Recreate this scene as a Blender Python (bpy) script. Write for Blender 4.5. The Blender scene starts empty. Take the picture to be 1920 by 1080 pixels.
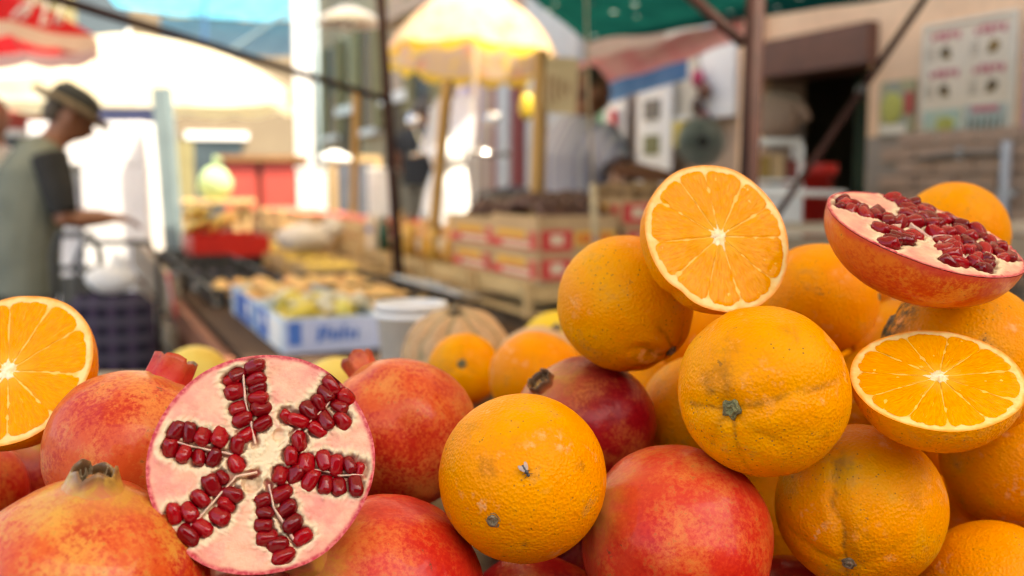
import bpy, math, random
import numpy as np
from mathutils import Vector, Matrix, noise, Euler
R = math.radians
sc = bpy.context.scene
COL = sc.collection

# ------------------------------------------------------------ camera
PITCH = R(6.1); FPX = 1867.0; CAM = Vector((0, 0, 1.25))
cF = Vector((0, math.cos(PITCH), -math.sin(PITCH))); cR = Vector((1, 0, 0)); cU = Vector((0, math.sin(PITCH), math.cos(PITCH)))
cam_data = bpy.data.cameras.new('camera'); cam = bpy.data.objects.new('camera', cam_data); COL.objects.link(cam)
cam.location = CAM; cam.rotation_euler = (R(90) - PITCH, 0, 0)
cam_data.sensor_width = 36; cam_data.lens = 35; cam_data.clip_start = .02; cam_data.clip_end = 500
cam_data.dof.use_dof = True; cam_data.dof.focus_distance = .475; cam_data.dof.aperture_fstop = 5.8
sc.camera = cam
# ------------------------------------------------------------ sky, sun, exposure
SUN_EL = R(58); SUN_AZ = Vector((.85, -.53)).normalized()      # where the sun stands: right, behind the camera
w = bpy.data.worlds.new('World'); sc.world = w; w.use_nodes = True
wn = w.node_tree.nodes; bg = wn['Background']
sky = wn.new('ShaderNodeTexSky'); sky.sky_type = 'NISHITA'; sky.sun_disc = False
sky.sun_elevation = SUN_EL; sky.sun_rotation = math.atan2(SUN_AZ.x, SUN_AZ.y)
sky.air_density = .8; sky.dust_density = 3.0; sky.ozone_density = .6
w.node_tree.links.new(sky.outputs[0], bg.inputs[0]); bg.inputs[1].default_value = .14
sd = bpy.data.lights.new('sun', 'SUN'); sun = bpy.data.objects.new('sun', sd); COL.objects.link(sun)
sd.energy = 2.8; sd.angle = R(.5); sd.color = (1, .94, .86)
sdir = Vector((SUN_AZ.x * math.cos(SUN_EL), SUN_AZ.y * math.cos(SUN_EL), math.sin(SUN_EL)))
sun.rotation_euler = sdir.to_track_quat('Z', 'Y').to_euler(); sun.location = sdir * 30
sc.view_settings.view_transform = 'Standard'; sc.view_settings.look = 'None'
sc.view_settings.gamma = 1; sc.view_settings.use_curve_mapping = False
sc.view_settings.exposure = 2.45
sc.view_settings.use_white_balance = True; sc.view_settings.white_balance_temperature = 7800; sc.view_settings.white_balance_tint = 8
sc.render.engine = 'CYCLES'; sc.cycles.use_denoising = True
sc.cycles.max_bounces = 10; sc.cycles.transmission_bounces = 8; sc.cycles.transparent_max_bounces = 8
sc.cycles.sample_clamp_indirect = 8; sc.cycles.caustics_reflective = False; sc.cycles.caustics_refractive = False
sc.cycles.filter_width = 1.3

def at(px, py, d):                       # a point of the place: photograph column, row and metres in front of the lens
    return CAM + cF * d + cR * ((px - 960) / FPX * d) + cU * ((540 - py) / FPX * d)
# the street and its stall run away to the left: u metres along it, v metres across it
SO = Vector((-.85, 3.0, 0)); UA = math.atan2(.916, -.401)
uD = Vector((math.cos(UA), math.sin(UA), 0)); vD = Vector((uD.y, -uD.x, 0))
def S(u, v, z=0): return SO + uD * u + vD * v + Vector((0, 0, z))

# ------------------------------------------------------------ materials
def mat(name):
    m = bpy.data.materials.new(name); m.use_nodes = True; nt = m.node_tree
    for n in list(nt.nodes): nt.nodes.remove(n)
    return m, G(nt)
class G:
    def __init__(s, nt):
        s.nt = nt; s.out = nt.nodes.new('ShaderNodeOutputMaterial')
    def node(s, t, **kw):
        n = s.nt.nodes.new(t)
        for k, v in kw.items(): setattr(n, k, v)
        return n
    def put(s, sock, v):
        if v is None: return
        if hasattr(v, 'is_linked') or hasattr(v, 'links'): s.nt.links.new(v, sock)
        elif isinstance(v, (tuple, list)) and len(v) == 3 and sock.type == 'RGBA': sock.default_value = (*v, 1)
        else: sock.default_value = v
    def obj(s): return s.node('ShaderNodeTexCoord').outputs['Object']
    def uv(s): return s.node('ShaderNodeTexCoord').outputs['UV']
    def rnd(s): return s.node('ShaderNodeObjectInfo').outputs['Random']
    def attr(s, n): return s.node('ShaderNodeAttribute', attribute_name=n).outputs['Fac']
    def math(s, op, a, b=None, clamp=False):
        n = s.node('ShaderNodeMath', operation=op, use_clamp=clamp); s.put(n.inputs[0], a); s.put(n.inputs[1], b); return n.outputs[0]
    def noise(s, v, sc_, det=2, ro=.5, dist=0, w_=None):
        n = s.node('ShaderNodeTexNoise', noise_dimensions='4D' if w_ is not None else '3D')
        s.put(n.inputs['Vector'], v); s.put(n.inputs['Scale'], sc_); s.put(n.inputs['Detail'], det); s.put(n.inputs['Roughness'], ro); s.put(n.inputs['Distortion'], dist)
        if w_ is not None: s.put(n.inputs['W'], w_)
        return n.outputs['Fac']
    def voro(s, v, sc_, feature='F1', w_=None, rand=1.0, out='Distance'):
        n = s.node('ShaderNodeTexVoronoi', feature=feature, voronoi_dimensions='4D' if w_ is not None else '3D')
        s.put(n.inputs['Vector'], v); s.put(n.inputs['Scale'], sc_); s.put(n.inputs['Randomness'], rand)
        if w_ is not None: s.put(n.inputs['W'], w_)
        return n.outputs[out]
    def step(s, v, a, b, lo=0., hi=1.):
        n = s.node('ShaderNodeMapRange', interpolation_type='SMOOTHSTEP'); s.put(n.inputs[0], v)
        n.inputs[1].default_value = a; n.inputs[2].default_value = b; n.inputs[3].default_value = lo; n.inputs[4].default_value = hi; return n.outputs[0]
    def mix(s, f, a, b, blend='MIX'):
        n = s.node('ShaderNodeMix', data_type='RGBA', blend_type=blend); s.put(n.inputs[0], f); s.put(n.inputs[6], a); s.put(n.inputs[7], b); return n.outputs[2]
    def mapping(s, v, scale=(1, 1, 1), loc=(0, 0, 0)):
        n = s.node('ShaderNodeMapping'); s.put(n.inputs[0], v); n.inputs[1].default_value = loc; n.inputs[3].default_value = scale; return n.outputs[0]
    def bump(s, h, dist, strength=1., nrm=None):
        n = s.node('ShaderNodeBump'); s.put(n.inputs['Height'], h); n.inputs['Distance'].default_value = dist; n.inputs['Strength'].default_value = strength
        if nrm is not None: s.put(n.inputs['Normal'], nrm)
        return n.outputs[0]
    def bsdf(s, **kw):
        b = s.node('ShaderNodeBsdfPrincipled')
        for k, v in kw.items(): s.put(b.inputs[k.replace('_', ' ')], v)
        s.nt.links.new(b.outputs[0], s.out.inputs[0]); return b

def shifted(g, k=37.):
    """object coordinates moved by a random amount for each object, so no two wear the same marks"""
    n = g.node('ShaderNodeVectorMath', operation='ADD'); g.put(n.inputs[0], g.obj())
    c = g.node('ShaderNodeCombineXYZ'); r = g.math('MULTIPLY', g.rnd(), k)
    for i in range(3): g.put(c.inputs[i], r)
    g.put(n.inputs[1], c.outputs[0]); return n.outputs[0]
_cache = {}
def plain(name, c, c2=None, sc_=12, rough=.6, bump=.0, metal=0., bsc=None, **kw):
    """weathered one-material surface: two tones in patches, fine grime, light relief"""
    if name in _cache: return _cache[name]
    m, g = mat(name); o = shifted(g); c2 = c2 or tuple(x * .78 for x in c)
    f = g.step(g.noise(o, sc_, 3, .6), .3, .7)
    col = g.mix(f, c, c2)
    fine = g.step(g.noise(o, sc_ * 9, 1), .45, .75, 0, .25)
    col = g.mix(fine, col, tuple(x * .6 for x in c))
    nr = g.bump(g.noise(o, bsc or sc_ * 5, 2), bump) if bump else None
    g.bsdf(Base_Color=col, Roughness=rough, Metallic=metal, Normal=nr, **kw)
    _cache[name] = m; return m
def wood(name, c, c2, axis=0, rough=.7):
    if name in _cache: return _cache[name]
    m, g = mat(name); sc_ = [40, 40, 40]; sc_[axis] = 2.5; spec = .15
    o = shifted(g); v = g.mapping(o, tuple(sc_))
    f = g.step(g.noise(v, 1, 3, .6, .6), .32, .68)
    col = g.mix(f, c, c2); t = g.noise(o, 3, 1)
    col = g.mix(g.step(t, .35, .75, 0, .4), col, tuple(x * .7 for x in c2))
    g.bsdf(Base_Color=col, Roughness=rough, Normal=g.bump(f, .0015, .6), Specular_IOR_Level=spec); _cache[name] = m; return m
def cloth(name, c, trans=.5, c2=None, pattern=None, tcol=None, sc_=6):
    """thin woven sheet: reflects and lets light through"""
    if name in _cache: return _cache[name]
    m, g = mat(name); o = g.obj()
    col = g.mix(g.step(g.noise(o, sc_, 4), .3, .7), c, c2 or tuple(x * .88 for x in c))
    if pattern: col = pattern(g, o, col)
    d = g.node('ShaderNodeBsdfDiffuse'); t = g.node('ShaderNodeBsdfTranslucent'); mx = g.node('ShaderNodeMixShader')
    g.put(d.inputs[0], col); g.put(t.inputs[0], col if tcol is None else tcol); mx.inputs[0].default_value = trans
    wv = g.bump(g.noise(o, 30, 3), .004)
    g.put(d.inputs['Normal'], wv)
    g.nt.links.new(d.outputs[0], mx.inputs[1]); g.nt.links.new(t.outputs[0], mx.inputs[2]); g.nt.links.new(mx.outputs[0], g.out.inputs[0])
    _cache[name] = m; return m

def orange_mat(name, ca, cb, scar=.5, speck=.6, green=0.):
    m, g = mat(name); o = shifted(g)
    lo = g.noise(o, 24, 3, .6); mid = g.noise(o, 150, 4, .68)
    col = g.mix(g.step(lo, .32, .68), ca, cb)
    if green: col = g.mix(g.step(lo, .5, .75, 0, green), col, (.50, .33, .02))
    scuff = g.math('MULTIPLY', g.step(mid, .47, .60), g.step(lo, .50, .62))
    col = g.mix(g.math('MULTIPLY', scuff, .5 * scar), col, (.44, .22, .06))
    pale = g.math('MULTIPLY', g.step(mid, .50, .36), g.step(lo, .46, .36))
    col = g.mix(g.math('MULTIPLY', pale, .5 * scar), col, (.78, .52, .28))
    sp = g.math('LESS_THAN', g.voro(o, 330), .16)
    col = g.mix(g.math('MULTIPLY', g.math('MULTIPLY', sp, g.step(lo, .46, .54)), speck), col, (.15, .08, .025))
    col = g.mix(g.step(mid, .66, .72, 0, scar), col, (.12, .06, .02))
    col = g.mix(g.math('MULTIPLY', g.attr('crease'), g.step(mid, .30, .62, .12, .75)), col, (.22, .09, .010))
    col = g.mix(g.math('MULTIPLY', g.attr('stain'), g.step(mid, .34, .58)), col, (.045, .038, .014))
    h = g.math('ADD', g.math('MULTIPLY', g.voro(o, 640), .75), g.math('ADD', g.math('MULTIPLY', g.noise(o, 260, 1), .45), g.math('MULTIPLY', mid, .25)))
    g.bsdf(Base_Color=col, Roughness=g.step(lo, .3, .7, .36, .5), Normal=g.bump(h, .0007, .75), Specular_IOR_Level=.11)
    return m
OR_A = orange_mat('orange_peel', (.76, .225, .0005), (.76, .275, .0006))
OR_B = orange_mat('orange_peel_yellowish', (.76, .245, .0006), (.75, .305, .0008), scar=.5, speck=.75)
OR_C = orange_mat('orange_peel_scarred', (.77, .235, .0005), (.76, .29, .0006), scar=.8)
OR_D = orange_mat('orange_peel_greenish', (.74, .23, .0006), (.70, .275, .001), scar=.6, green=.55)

def pom_mat(name, red, mid, yel, k0=.32, k1=.68, fleck=.6, coat=.25):
    m, g = mat(name); o = shifted(g, 23.)
    big = g.noise(o, 17, 4, .62, .4); big2 = g.noise(o, 34, 3, .6); fine = g.noise(o, 420, 3, .7)
    f2 = g.math('SUBTRACT', fine, .5)
    t = g.math('ADD', big, g.math('MULTIPLY', f2, .75)); col = g.mix(g.step(t, k0 - .04, .60), red, mid)
    t2 = g.math('ADD', big2, g.math('MULTIPLY', f2, .7)); col = g.mix(g.step(t2, .42, k1 + .08), col, yel)
    fl = g.math('MULTIPLY', g.step(fine, .60, .70), g.step(big2, .40, .55))
    col = g.mix(g.math('MULTIPLY', fl, fleck), col, (.14, .04, .012))
    spot = g.noise(o, 75, 4, .7, 1.)
    col = g.mix(g.step(spot, .67, .73, 0, .85), col, (.09, .045, .02))
    col = g.mix(g.attr('crown'), col, g.mix(g.step(spot, .35, .65), (.50, .29, .05), (.52, .17, .07)))
    col = g.mix(g.math('MULTIPLY', g.attr('dry'), g.step(spot, .2, .55)), col, (.11, .062, .03))
    col = g.mix(g.attr('blush'), col, (.50, .022, .022))
    nr = g.bump(g.noise(o, 130, 2, .6), .0011, .5)
    g.bsdf(Base_Color=col, Roughness=g.step(big2, .3, .7, .28, .42), Normal=nr, Coat_Weight=coat * .4, Coat_Roughness=.07, Specular_IOR_Level=.18)
    return m
PM_ORANGE = pom_mat('pomegranate_skin_orange', (.44, .018, .010), (.58, .080, .018), (.64, .20, .045), k0=.36)
PM_PEACH = pom_mat('pomegranate_skin_peach', (.50, .045, .010), (.62, .145, .018), (.66, .26, .035))
PM_RED = pom_mat('pomegranate_skin_red', (.46, .010, .007), (.56, .030, .012), (.64, .18, .035), k1=.80, fleck=.35)
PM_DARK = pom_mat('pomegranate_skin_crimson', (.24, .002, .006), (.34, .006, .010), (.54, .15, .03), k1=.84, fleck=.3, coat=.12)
PM_YEL = pom_mat('pomegranate_skin_yellow_red', (.44, .018, .008), (.55, .075, .016), (.58, .25, .04), k0=.42, k1=.68, fleck=.5, coat=.4)

def flesh_mat():
    m, g = mat('pomegranate_cut_flesh'); o = g.obj(); a = g.attr('cream')
    pink = g.mix(g.step(g.noise(o, 55, 4, .6), .35, .68), (.76, .42, .27), (.70, .23, .18))
    pink = g.mix(g.step(g.noise(o, 400, 3, .6), .60, .72, 0, .5), pink, (.62, .30, .16))
    col = g.mix(a, pink, (.72, .58, .36))
    col = g.mix(g.attr('blush'), col, g.mix(g.step(g.noise(o, 500, 3), .35, .6), (.62, .13, .12), (.45, .02, .04)))
    col = g.mix(g.attr('juice'), col, (.40, .03, .03))
    nr = g.bump(g.math('ADD', g.noise(o, 300, 5, .65), g.noise(o, 90, 3)), .0007, .6)
    g.bsdf(Base_Color=col, Roughness=.42, Normal=nr, Specular_IOR_Level=.35)
    return m
FLESH = flesh_mat()
def simple_sss(name, c, c2, rough=.4, sc_=200, bump_=.0005):
    m, g = mat(name); o = g.obj()
    col = g.mix(g.step(g.noise(o, sc_, 4), .35, .65), c, c2)
    g.bsdf(Base_Color=col, Roughness=rough, Normal=g.bump(g.noise(o, sc_ * 2.2, 4), bump_))
    return m
MEMBRANE = simple_sss('membrane', (.80, .58, .40), (.76, .46, .36))
PITHCORE = simple_sss('orange_core_pith', (.90, .78, .52), (.88, .66, .30), .55, 260, .0012)
def aril_mat():
    m, g = mat('aril_ruby'); o = g.obj(); r = g.rnd()
    col = g.mix(r, (.50, .003, .010), (.20, .0015, .005))
    g.bsdf(Base_Color=col, Roughness=.06, IOR=1.38, Transmission_Weight=.35, Specular_IOR_Level=.5,
           Normal=g.bump(g.noise(o, 300, 2), .0004, .5))
    return m
ARIL = aril_mat(); SEED = plain('aril_seed', (.62, .22, .19), rough=.5, sc_=200)
def pulp_mat():
    m, g = mat('orange_pulp'); u = g.uv(); o = g.obj(); wv = g.math('MULTIPLY', g.rnd(), 11.)
    uvs = g.mapping(u, (1, 1, 1))
    v = g.node('ShaderNodeTexVoronoi', feature='DISTANCE_TO_EDGE', voronoi_dimensions='3D'); g.put(v.inputs['Vector'], uvs); v.inputs['Scale'].default_value = 1.; edge = v.outputs['Distance']
    cellc = g.voro(uvs, 1., out='Color')
    nz = g.noise(uvs, 1.6, 3, .6, .5)
    col = g.mix(g.step(nz, .3, .7), (.74, .235, .0005), (.77, .31, .0006))
    col = g.mix(g.step(edge, .0, .10, .22, 0.), col, (.84, .42, .010))
    sp = g.node('ShaderNodeSeparateXYZ'); g.put(sp.inputs[0], u)
    col = g.mix(g.step(sp.outputs[1], 2.2, .4, 0., .8), col, (.80, .42, .03))
    fib = g.step(g.noise(g.mapping(u, (3.2, .55, 1)), 1.0, 3, .7, .6), .62, .72, 0, .6)
    col = g.mix(fib, col, (.90, .58, .10))
    h = g.math('ADD', g.step(edge, 0, .35), g.math('MULTIPLY', g.noise(uvs, 3., 3), .6))
    g.bsdf(Base_Color=col, Roughness=.25, Normal=g.bump(h, .00020, .6), Specular_IOR_Level=.12)
    return m
PULP = pulp_mat()
def pith_mat():
    m, g = mat('orange_cut_pith'); o = g.obj()
    c = g.mix(g.step(g.noise(o, 120, 4), .35, .65), (.82, .60, .23), (.82, .50, .12))
    c = g.mix(g.attr('inner'), c, (.80, .44, .045))
    c = g.mix(g.attr('zest'), c, (.86, .27, .006))
    g.bsdf(Base_Color=c, Roughness=.5, Normal=g.bump(g.noise(o, 500, 4), .0006, .7))
    return m
PITH = pith_mat()

# ------------------------------------------------------------ mesh helpers
def link(name, me, parent=None):
    o = bpy.data.objects.new(name, me); COL.objects.link(o)
    if parent is not None: o.parent = parent
    return o
def tag(o, label=None, cat=None, group=None, kind=None):
    if label: o['label'] = label
    if cat: o['category'] = cat
    if group: o['group'] = group
    if kind: o['kind'] = kind
    return o
def thing(name, label, cat, loc=(0, 0, 0), rz=0., group=None, rot=None):
    o = bpy.data.objects.new(name, None); COL.objects.link(o); o.location = loc; o.empty_display_size = .05
    o.rotation_euler = rot if rot is not None else (0, 0, rz)
    return tag(o, label, cat, group)
def copy_tree(o, parent=None):
    c = o.copy(); COL.objects.link(c); c.parent = parent
    for ch in list(o.children): copy_tree(ch, c)
    return c
class MB:
    def __init__(s): s.v = []; s.f = []
    def add(s, vs, fs):
        b = len(s.v); s.v += [tuple(v) for v in vs]; s.f += [tuple(b + i for i in f) for f in fs]; return s
    def box(s, c, d, rot=None):
        c = Vector(c); x, y, z = d[0] / 2, d[1] / 2, d[2] / 2
        vs = [Vector((a * x, b * y, e * z)) for e in (-1, 1) for b in (-1, 1) for a in (-1, 1)]
        if rot is not None: M = Euler(rot).to_matrix(); vs = [M @ q for q in vs]
        return s.add([q + c for q in vs], [(0, 2, 3, 1), (4, 5, 7, 6), (0, 1, 5, 4), (2, 6, 7, 3), (0, 4, 6, 2), (1, 3, 7, 5)])
    def loft(s, pts, rad, n=12, ref=None, cap=True):
        """tube through pts; rad is a number or (a, b) for each point"""
        pts = [Vector(p) for p in pts]; k = len(pts)
        if not isinstance(rad, (list, tuple)): rad = [rad] * k
        ref = Vector(ref) if ref else None; base = len(s.v); prev = None
        for i, p in enumerate(pts):
            t = (pts[min(i + 1, k - 1)] - pts[max(i - 1, 0)]).normalized()
            r0 = ref or prev or (Vector((0, 0, 1)) if abs(t.z) < .9 else Vector((1, 0, 0)))
            a = (r0 - t * r0.dot(t))
            a = a.normalized() if a.length > 1e-6 else t.orthogonal().normalized()
            prev = a; b = t.cross(a); ra = rad[i]; ra = ra if isinstance(ra, (tuple, list)) else (ra, ra)
            for j in range(n):
                q = 2 * math.pi * j / n; s.v.append(tuple(p + a * (math.cos(q) * ra[0]) + b * (math.sin(q) * ra[1])))
        for i in range(k - 1):
            for j in range(n):
                j2 = (j + 1) % n; s.f.append((base + i * n + j, base + i * n + j2, base + (i + 1) * n + j2, base + (i + 1) * n + j))
        if cap:
            s.f.append(tuple(base + j for j in reversed(range(n)))); s.f.append(tuple(base + (k - 1) * n + j for j in range(n)))
        return s
    def lathe(s, prof, n=24, c=(0, 0, 0), closed=False):
        """profile of (r, z) turned about z"""
        base = len(s.v); c = Vector(c)
        for r, z in prof:
            for j in range(n):
                q = 2 * math.pi * j / n; s.v.append((c.x + r * math.cos(q), c.y + r * math.sin(q), c.z + z))
        for i in range(len(prof) - 1):
            for j in range(n):
                j2 = (j + 1) % n; s.f.append((base + i * n + j, base + i * n + j2, base + (i + 1) * n + j2, base + (i + 1) * n + j))
        return s
    def ball(s, c, r, n=12, m=8, scale=(1, 1, 1), fn=None, rot=None):
        base = len(s.v); c = Vector(c); M = Euler(rot).to_matrix() if rot else None
        for i in range(1, m):
            th = math.pi * i / m
            for j in range(n):
                q = 2 * math.pi * j / n; d = Vector((math.sin(th) * math.cos(q), math.sin(th) * math.sin(q), math.cos(th)))
                p = Vector((d.x * scale[0], d.y * scale[1], d.z * scale[2])) * (r * (fn(d) if fn else 1))
                s.v.append(tuple(c + (M @ p if M else p)))
        top = len(s.v); e = Vector((0, 0, scale[2] * r)); e = M @ e if M else e
        s.v.append(tuple(c + e)); s.v.append(tuple(c - e))
        for i in range(m - 2):
            for j in range(n):
                j2 = (j + 1) % n; s.f.append((base + i * n + j, base + (i + 1) * n + j, base + (i + 1) * n + j2, base + i * n + j2))
        for j in range(n):
            j2 = (j + 1) % n; s.f.append((top, base + j, base + j2)); l = base + (m - 2) * n; s.f.append((top + 1, l + j2, l + j))
        return s
    def grid(s, fn, nu, nv):
        base = len(s.v)
        for i in range(nu + 1):
            for j in range(nv + 1): s.v.append(tuple(fn(i / nu, j / nv)))
        for i in range(nu):
            for j in range(nv):
                a = base + i * (nv + 1) + j; s.f.append((a, a + nv + 1, a + nv + 2, a + 1))
        return s
    def mesh(s, name, m=None, smooth=False):
        me = bpy.data.meshes.new(name); me.from_pydata(s.v, [], s.f); me.update()
        if m is not None: me.materials.append(m)
        if smooth: me.shade_smooth()
        return me
    def build(s, name, m=None, parent=None, smooth=False, loc=None, bevel=0):
        o = link(name, s.mesh(name, m, smooth), parent)
        if loc is not None: o.location = loc
        if bevel:
            b = o.modifiers.new('bevel', 'BEVEL'); b.width = bevel; b.segments = 2; b.limit_method = 'ANGLE'
        return o
def bx(name, m, parent, c, d, rot=None, bevel=0): return MB().box(c, d, rot).build(name, m, parent, bevel=bevel)
def setattr_f(me, name, vals):
    a = me.attributes.new(name, 'FLOAT', 'POINT'); a.data.foreach_set('value', np.asarray(vals, dtype=np.float32))
def nz(p, s_, off=0.): return noise.noise(Vector((p[0] * s_ + off, p[1] * s_ + off * 1.7, p[2] * s_ - off)))
def frame(n, spin=0., p=None):
    """rotation taking local z to a direction (right, up, towards the lens) as seen from the lens at point p, local x kept level"""
    f_ = (p - CAM).normalized() if p is not None else cF
    r_ = (cR - f_ * cR.dot(f_)).normalized(); u_ = r_.cross(f_)
    z = (r_ * n[0] + u_ * n[1] - f_ * n[2]).normalized()
    x = r_ - z * r_.dot(z)
    if x.length < .2: x = u_ - z * u_.dot(z)
    x.normalize(); y = z.cross(x)
    return (Matrix((x, y, z)).transposed() @ Matrix.Rotation(spin, 3, 'Z')).to_euler()

# ============================================================ the setting
STONE = plain('paving_stone', (.13, .12, .105), (.09, .085, .075), 3, .75, .004)
g_ = link('ground', MB().grid(lambda a, b: (-70 + 140 * a, -60 + 150 * b, 0), 4, 4).mesh('ground', STONE)); tag(g_, kind='structure')
# kit of colours
PLASTER = plain('peach_plaster', (.78, .51, .31), (.71, .45, .27), 2.5, .85, .003)
BEIGE = plain('beige_plaster', (.42, .33, .20), (.36, .28, .17), 1.2, .85, .004)
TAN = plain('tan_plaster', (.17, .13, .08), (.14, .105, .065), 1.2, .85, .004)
PINKW = plain('pink_beige_plaster', (.44, .32, .23), (.38, .27, .20), 1.2, .85, .004)
BRICK = plain('old_brick', (.46, .30, .21), (.37, .25, .18), 14, .9, .006)
MORTAR = plain('mortar', (.33, .27, .21), (.27, .22, .18), 12, .95, .005)
BROWN = plain('brown_painted_steel', (.034, .010, .007), (.024, .008, .006), 14, .7, .001, Specular_IOR_Level=.2)
DKBROWN = plain('dark_brown_wood', (.13, .048, .028), (.09, .034, .02), 8, .6, .002)
PINE = wood('pine_slat', (.64, .45, .22), (.52, .35, .16), 0)
PINEV = wood('pine_upright', (.60, .41, .20), (.50, .33, .15), 2)
STAKE = wood('wooden_stake', (.52, .31, .11), (.40, .23, .08), 2)
GREYW = wood('weathered_board', (.36, .30, .215), (.26, .21, .15), 0)
DARKW = wood('dark_table_board', (.075, .045, .027), (.05, .03, .02), 0, .95)
REDBR = wood('red_brown_beam', (.20, .075, .04), (.13, .05, .028), 0)
CARD = plain('cardboard', (.52, .35, .19), (.45, .30, .16), 6, .85)
WHITE = plain('white_paint', (.78, .77, .73), (.70, .69, .66), 5, .5)
WHITE2 = plain('white_plastic', (.80, .80, .78), (.74, .74, .73), 5, .35)
GREYP = plain('grey_paint', (.46, .47, .46), (.40, .41, .40), 5, .5)
TEAL = plain('teal_grey_post', (.17, .24, .26), (.14, .20, .22), 6, .5)
BLACKP = plain('black_plastic', (.022, .022, .022), (.035, .033, .03), 20, .45)
REDP = plain('red_plastic', (.58, .018, .012), (.50, .014, .010), 8, .4)
REDPR = plain('red_print', (.62, .05, .045), (.56, .04, .04), 10, .6)
YELPR = plain('yellow_print', (.78, .40, .035), (.72, .34, .03), 10, .6)
PALEPR = plain('pale_print', (.72, .58, .42), (.66, .52, .36), 10, .6)
BLUEPR = plain('blue_print', (.04, .14, .46), (.03, .11, .38), 10, .5)
LBLUEPR = plain('light_blue_print', (.50, .62, .72), (.42, .55, .68), 10, .5)
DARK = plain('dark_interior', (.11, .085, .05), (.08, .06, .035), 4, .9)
CHROME = plain('chrome', (.75, .76, .78), rough=.15, metal=1.)
RUBBER = plain('rubber', (.03, .03, .03), rough=.8)
GLASSD = plain('dark_glass', (.05, .07, .08), rough=.08, sc_=2)
GREENP = plain('dark_green_paint', (.02, .10, .06), (.015, .07, .045), 8, .5)
LACE = plain('off_white_paper', (.66, .60, .48), (.62, .55, .43), 6, .8)

# ---- house with the peach wall and the dark doorway, on the right (its front runs along the street)
WALLV = 3.22
rh = thing('house', 'peach plastered house with brick base and dark doorway at the right', 'house', S(0, WALLV, 0), UA)
# local: x along the street, y away from the street is negative
bx('wall', PLASTER, rh, (-2.70, -.15, 2.85), (7.0, .30, 2.76))
bx('wall', MORTAR, rh, (-2.70, -.15, .735), (7.0, .29, 1.47))
bx('wall', PLASTER, rh, (1.21, -.15, 3.13), (.82, .30, 2.20))
bx('lintel', DKBROWN, rh, (1.23, -.10, 1.93), (.95, .34, .20))
bx('door_jamb', PLASTER, rh, (.815, -.155, 1.0), (.03, .27, 2.0))
rb = random.Random(4); brick_me = [MB().box((0, 0, 0), (.215, .03, .058)).mesh('brick', BRICK) for _ in range(1)]
bw = bx('brick_base', MORTAR, rh, (.30, .001, .735), (1.0, .012, 1.46))
for r_ in range(10):
    z = .84 + r_ * .068; x = -.34 - (.11 if r_ % 2 else 0)
    while x < .68:
        b = link('brick', brick_me[0], bw); b.location = (x - .30 + .0, .012 + rb.uniform(-.004, .006), z - .0 ); b.rotation_euler = (rb.uniform(-.03, .03), rb.uniform(-.02, .02), rb.uniform(-.02, .02)); b.location.z = z; x += .228
    
bw.data.transform(Matrix.Translation((-.30, 0, 0))); bw.location = (.30, 0, 0)
for b in bw.children: b.location.y += 0
# dark room behind the doorway
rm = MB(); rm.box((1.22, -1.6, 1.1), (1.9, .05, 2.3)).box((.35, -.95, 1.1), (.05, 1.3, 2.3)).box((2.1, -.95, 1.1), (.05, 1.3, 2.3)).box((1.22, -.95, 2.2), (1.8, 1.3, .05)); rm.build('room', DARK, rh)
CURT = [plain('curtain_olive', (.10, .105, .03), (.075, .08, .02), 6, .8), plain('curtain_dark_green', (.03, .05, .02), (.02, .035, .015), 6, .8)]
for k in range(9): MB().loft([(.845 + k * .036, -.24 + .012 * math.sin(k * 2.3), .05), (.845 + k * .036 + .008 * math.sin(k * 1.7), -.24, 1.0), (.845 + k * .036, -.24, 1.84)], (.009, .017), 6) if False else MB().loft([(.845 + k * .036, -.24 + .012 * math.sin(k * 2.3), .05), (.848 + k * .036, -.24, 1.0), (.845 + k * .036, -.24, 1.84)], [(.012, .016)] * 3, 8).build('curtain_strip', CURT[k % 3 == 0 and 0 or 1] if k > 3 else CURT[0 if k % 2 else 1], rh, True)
# second, whiter stretch of the same side of the street
sh = thing('shop_front', 'pale shop front with cream panels behind the vendor', 'shop front', S(0, WALLV, 0), UA)
bx('wall', PINKW, sh, (2.75, -.16, 1.8), (2.2, .30, 3.6))
bx('wall', GREYP, sh, (4.35, -.10, 1.8), (.96, .30, 3.6))
bx('pilaster', PLASTER, sh, (1.70, .02, 1.6), (.14, .12, 3.2)); bx('panel', WHITE, sh, (2.02, .03, 1.95), (.36, .05, .62)); bx('panel', LACE, sh, (2.42, .03, 1.95), (.36, .05, .62))
# far facade
fh = thing('house', 'sunlit beige house farther along the street with shuttered windows', 'house', S(0, WALLV, 0), UA)
bx('wall', PINKW, fh, (6.9, -.2, 1.75), (4.1, .4, 3.5)); bx('wall', BEIGE, fh, (11.4, -.23, 3.5), (4.9, .4, 7.0)); bx('cornice', PINKW, fh, (6.9, .08, 3.2), (4.1, .16, .14))
REDDOOR = plain('dark_red_paint', (.22, .025, .03), (.17, .02, .024), 4, .5)
dr = bx('door', REDDOOR, fh, (5.25, .03, 1.2), (.62, .06, 2.4)); bx('door_panel', GREYP, dr, (5.25, .07, 1.35), (.26, .04, 1.6))
SHUT = plain('olive_shutter', (.20, .17, .07), (.16, .135, .055), 6, .6)
for x, z in ((7.6, 2.7), (9.9, 2.6), (11.9, 2.6), (13.2, 2.6), (9.9, 5.0), (11.9, 5.0)):
    wdw = bx('window', GLASSD, fh, (x, .0, z), (.7, .06, 1.3)); bx('frame', WHITE, wdw, (x, .025, z - .70), (.86, .12, .08)); bx('shutter', SHUT, wdw, (x + .5, .045, z), (.36, .05, 1.34)); bx('shutter', SHUT, wdw, (x - .5, .045, z), (.36, .05, 1.34))
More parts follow.
